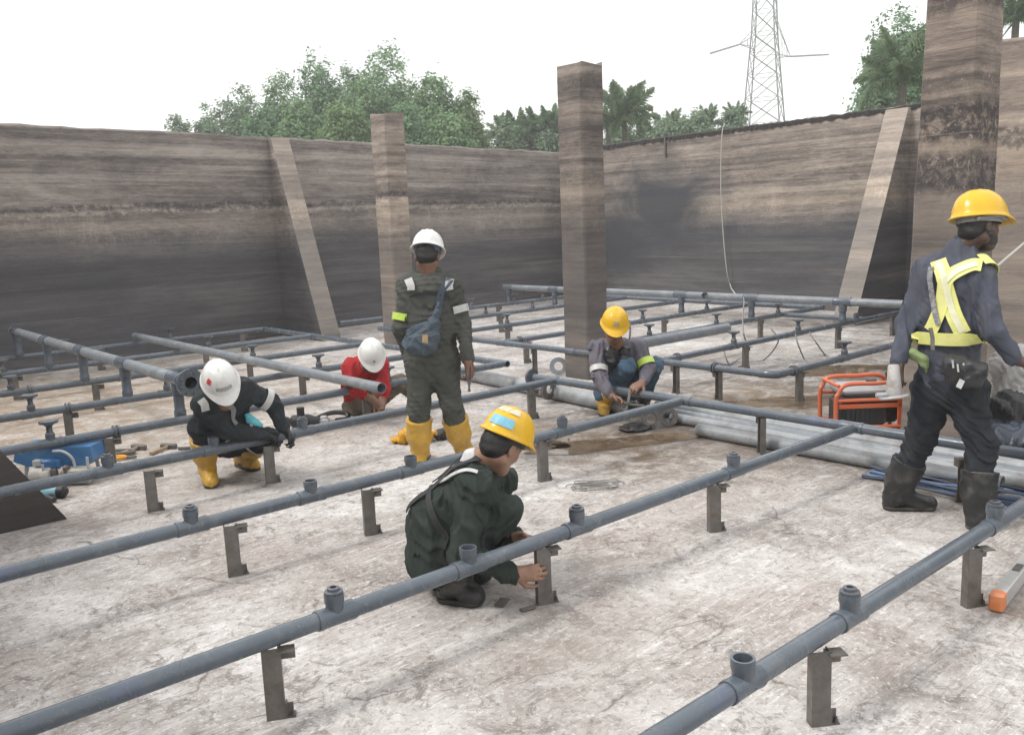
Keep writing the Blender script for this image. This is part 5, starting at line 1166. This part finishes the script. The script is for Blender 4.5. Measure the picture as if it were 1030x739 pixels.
T = [  # px, distance, top row, width px, leaf material, label
    (176, 52, 112, 40, 3, 'smallest tree at the left end of the tree clump'), (205, 50, 104, 46, 1, 'second small tree from the left end of the clump'),
    (240, 47, 82, 66, 3, 'grey-green tree left of the buttress, above the long wall'), (279, 45, 74, 66, 0, 'mid-height tree above the buttress top'),
    (317, 43, 55, 76, 1, 'pointed tall tree right of the buttress'), (352, 46, 62, 60, 3, 'tree behind, just left of the far column'),
    (384, 42, 44, 92, 0, 'tallest tree of the clump, rising behind the far column'), (345, 36, 98, 74, 2, 'low bright tree in front of the tall ones'),
    (430, 40, 72, 84, 0, 'tall tree right of the far column'), (468, 40, 92, 56, 2, 'last broadleaf tree at the right end of the clump'), (262, 40, 108, 60, 1, 'low dark tree filling the clump above the wall'), (300, 39, 96, 64, 0, 'low bushy tree in the middle of the clump'), (405, 37, 98, 66, 1, 'low bushy tree directly behind the far column'), (450, 36, 112, 60, 0, 'low shrubby tree at the right foot of the clump')]
for i, (px, d, ty, wp, lm, lb) in enumerate(T):
    tree(px, d, ty, wp * 1.12, lb, LEAF[lm], n=34000 if wp > 55 else 18000, leaf=.088, seed=100 + i, low=.12)
tree(905, 33, 8, 104, 'tall spreading tree left of the near column', LEAF[1], n=30000, leaf=.08, seed=140, low=.3, nl=13)
tree(884, 31, 62, 60, 'lower leafy tree under the tall spreading tree', LEAF[3], n=20000, leaf=.075, seed=141, low=.1)
tree(925, 36, 30, 50, 'dark tree half hidden by the near column', LEAF[1], n=6000, leaf=.13, seed=142, low=.1)
for i, (px, ty, wp, lb) in enumerate(((658, 124, 60, 'bush top right of the large palm'), (702, 122, 60, 'bush top left of the pylon foot'), (516, 128, 60, 'bush at the left of the small palms'), (552, 128, 54, 'bush at the right of the small palms'), (622, 134, 44, 'bush below the large palm'), (735, 122, 34, 'bush right at the pylon foot'))):
    tree(px, 44, ty - 9, wp * 1.25, lb, LEAF[3], n=12000, leaf=.09, seed=150 + i, low=.45, nl=9)
FR = [leaf_mat('palm_green', (.175, .275, .15)), leaf_mat('pale_palm_green', (.20, .28, .16))]
def frond_mesh(L, droop, seed, mat):
    rg = np.random.default_rng(seed); m = MB(); n = 34; P = []
    for i in range(n + 1):
        q = i / n; P.append(np.array([L * (q - .10 * droop * q * q), 0, L * (.55 * q - (.22 + .45 * droop) * q * q)]))
    m.tube(P, np.linspace(.035, .006, n + 1), 4)
    for i in range(3, n + 1):
        q = i / n; ll = L * .30 * math.sin(math.pi * min(1, q * .85 + .14)) ** .7
        for s_ in (-1, 1):
            for rep in (0, 1):
                d = unit(np.array([.62 + rg.normal(0, .1), s_ * (.55 + rg.normal(0, .1)), (-.18 if rep else .22) + rg.normal(0, .15)])); p = P[i] - (P[i] - P[i - 1]) * .5 * rep; w_ = np.array([.02, 0, .010]); l2 = ll * rg.uniform(.8, 1.1)
                mid = p + d * l2 * .55 + (0, 0, .02); e = p + d * l2 + (0, 0, -.16 * l2); m.add([p - w_, p + w_, mid + w_ * .9, mid - w_ * .9, e], [(0, 1, 2, 3), (3, 2, 4)])
    return mesh_of('frond', np.array(m.v), m.f, mat, np.zeros(3), 0)
FM = [[frond_mesh(1.0, dr, 5 + i, f) for i, dr in enumerate((.1, .35, .7, 1.1))] for f in FR]
def palm(px, d, cy, L, label, mi=0, n=22, seed=1, trunk=True):
    """palm whose crown centre reads at row cy; every frond is a part"""
    rg = np.random.default_rng(seed); c_ = D(px, cy, d); base = np.array([c_[0], c_[1], -.06]); t = thing('palm_tree', label, 'palm', base, 'palms beyond the far walls')
    P_ = catmull([base, base + (.06, .05, c_[2] * .5), c_], 6); MB().tube(P_, np.linspace(.15, .11, len(P_)), 9).build('trunk', BARK, t)
    for i in range(n):
        q = i / n; el = 1.5 - 1.35 * q + rg.normal(0, .08); az = i * 2.4 + rg.normal(0, .15)
        o = bpy.data.objects.new('frond', FM[mi][min(3, int(q * 4))]); C.objects.link(o); o.parent = t; o.location = tuple(c_ - base)
        sc = L * rg.uniform(.85, 1.1); o.matrix_local = Matrix.Translation(c_ - base) @ Matrix.Rotation(az, 4, 'Z') @ Matrix.Rotation(-(el - .5), 4, 'Y') @ Matrix.Rotation(rg.normal(0, .2), 4, 'X') @ Matrix.Scale(sc, 4)
for i, a in enumerate(((628, 36, 124, 1.75, 'large palm right of the centre column, above the wall corner', 1, 26), (505, 45, 138, 1.25, 'first small palm right of the broadleaf clump', 0), (522, 45, 136, 1.3, 'second small palm right of the clump', 1), (540, 44, 134, 1.3, 'third small palm right of the clump', 0),
        (554, 44, 132, 1.35, 'small palm just left of the centre column', 0), (677, 45, 130, 1.0, 'small palm between the large palm and the pylon', 1), (712, 45, 126, 1.0, 'small palm left of the pylon', 1), (740, 46, 120, .9, 'small palm behind the pylon foot', 0),
        (908, 24, 84, 1.5, 'palm with pale fronds under the tall tree left of the near column', 1, 20), (1022, 28, 22, 1.3, 'palm right of the near column, cut by the picture edge', 0), (612, 40, 128, 1.2, 'palm tucked behind the centre column', 0))):
    palm(*a[:5], mi=a[5], n=a[6] if len(a) > 6 else 18, seed=200 + i)
# lattice pylon
PYL = pmat('galvanised_pylon_steel', (.17, .19, .185), .1, 3, .5, .05, 30)
pb = D(768.5, 115, 100); pb[2] = -.06
t = thing('pylon', 'pale steel lattice power pylon rising above the far right wall', 'pylon', pb)
PR, PA = unit(RT * (1, 1, 0)), unit(AW * (1, 1, 0))
def corner(k, z):
    z0, zw = 0, 22.0; r = np.interp(z, [0, 12, 22, 27, 46], [4.3, 2.85, 1.75, 1.5, 1.2]); a = R_(19 + 90 * k); return pb + PR * r * math.cos(a) + PA * r * math.sin(a) + np.array([0, 0, z])
def bar(m, a, b, w_): m.tube([a, b], w_, 4)
LV = [0, 4.5, 8.5, 12, 14.8, 17.4, 19.8, 22, 24.4, 27, 29.4, 32, 35, 38, 41.5, 46]
for k in range(4):
    m = MB(); m.tube([corner(k, z) for z in LV],   .095, 4); m.build('leg', PYL, t)
    for i in range(len(LV) - 1):
        m = MB(); bar(m, corner(k, LV[i]), corner((k + 1) % 4, LV[i + 1]), .045); bar(m, corner((k + 1) % 4, LV[i]), corner(k, LV[i + 1]), .045); bar(m, corner(k, LV[i + 1]), corner((k + 1) % 4, LV[i + 1]), .03)
        m.build('bracing', PYL, t)
for (tip, zlo, zhi, ks, itip, ) in ((D(743.5, 45, 100), 20.6, 22.2, (1, 2), D(714, 54, 97)), (D(795, 57, 100), 19.4, 23.5, (3, 0), D(834, 55, 104))):
    m = MB()
    for k in ks:
        for z in (zlo, zhi): bar(m, corner(k, z), tip, .045)
        for q in (.25, .5, .75): bar(m, corner(k, zlo) * (1 - q) + tip * q, corner(k, zhi) * (1 - q) + tip * q, .025)
    for q in (.3, .6): bar(m, corner(ks[0], zlo) * (1 - q) + tip * q, corner(ks[1], zlo) * (1 - q) + tip * q, .025)
    m.build('cross_arm', PYL, t)
    m = MB(); n = 26; pr = []
    Ld = np.linalg.norm(itip - tip)
    for i in range(n): pr += [(.05, Ld * (i + .1) / n), (.12, Ld * (i + .4) / n), (.05, Ld * (i + .7) / n)]
    m.lathe(pr, tip, itip - tip, 8); m.build('insulator', pmat('grey_insulator', (.22, .22, .21), .1, 5, .4, .05, 30), t)
    dd = unit((itip - tip) * (1, 1, 0)); w0 = itip
    tag(MB().tube([w0 + dd * s_ * 60 + np.array([0, 0, 5.0 * (s_ * s_ - s_) - (0 if True else 0)]) for s_ in np.linspace(0, 1, 14)], .006, 4).build('power_line', PYL, None, loc=tuple(w0)), ('thin power line leaving the pylon to the left' if itip[0] < tip[0] + 0 and ks == (1, 2) else 'thin power line leaving the pylon to the right'), 'power line')

# ------------------------------------------------------------------ humid air
hz = MB().box((0, 0, 22.9), (500, 500, 48)).build('haze', None, None, smooth=0); hz['kind'] = 'stuff'
hm = bpy.data.materials.new('humid_air'); hm.use_nodes = True; ht = hm.node_tree; ht.nodes.clear()
pv = ht.nodes.new('ShaderNodeVolumePrincipled'); pv.inputs['Density'].default_value = .0029; pv.inputs['Color'].default_value = (1, 1, 1, 1); ho = ht.nodes.new('ShaderNodeOutputMaterial')
ht.links.new(pv.outputs[0], ho.inputs['Volume']); hz.data.materials.append(hm)
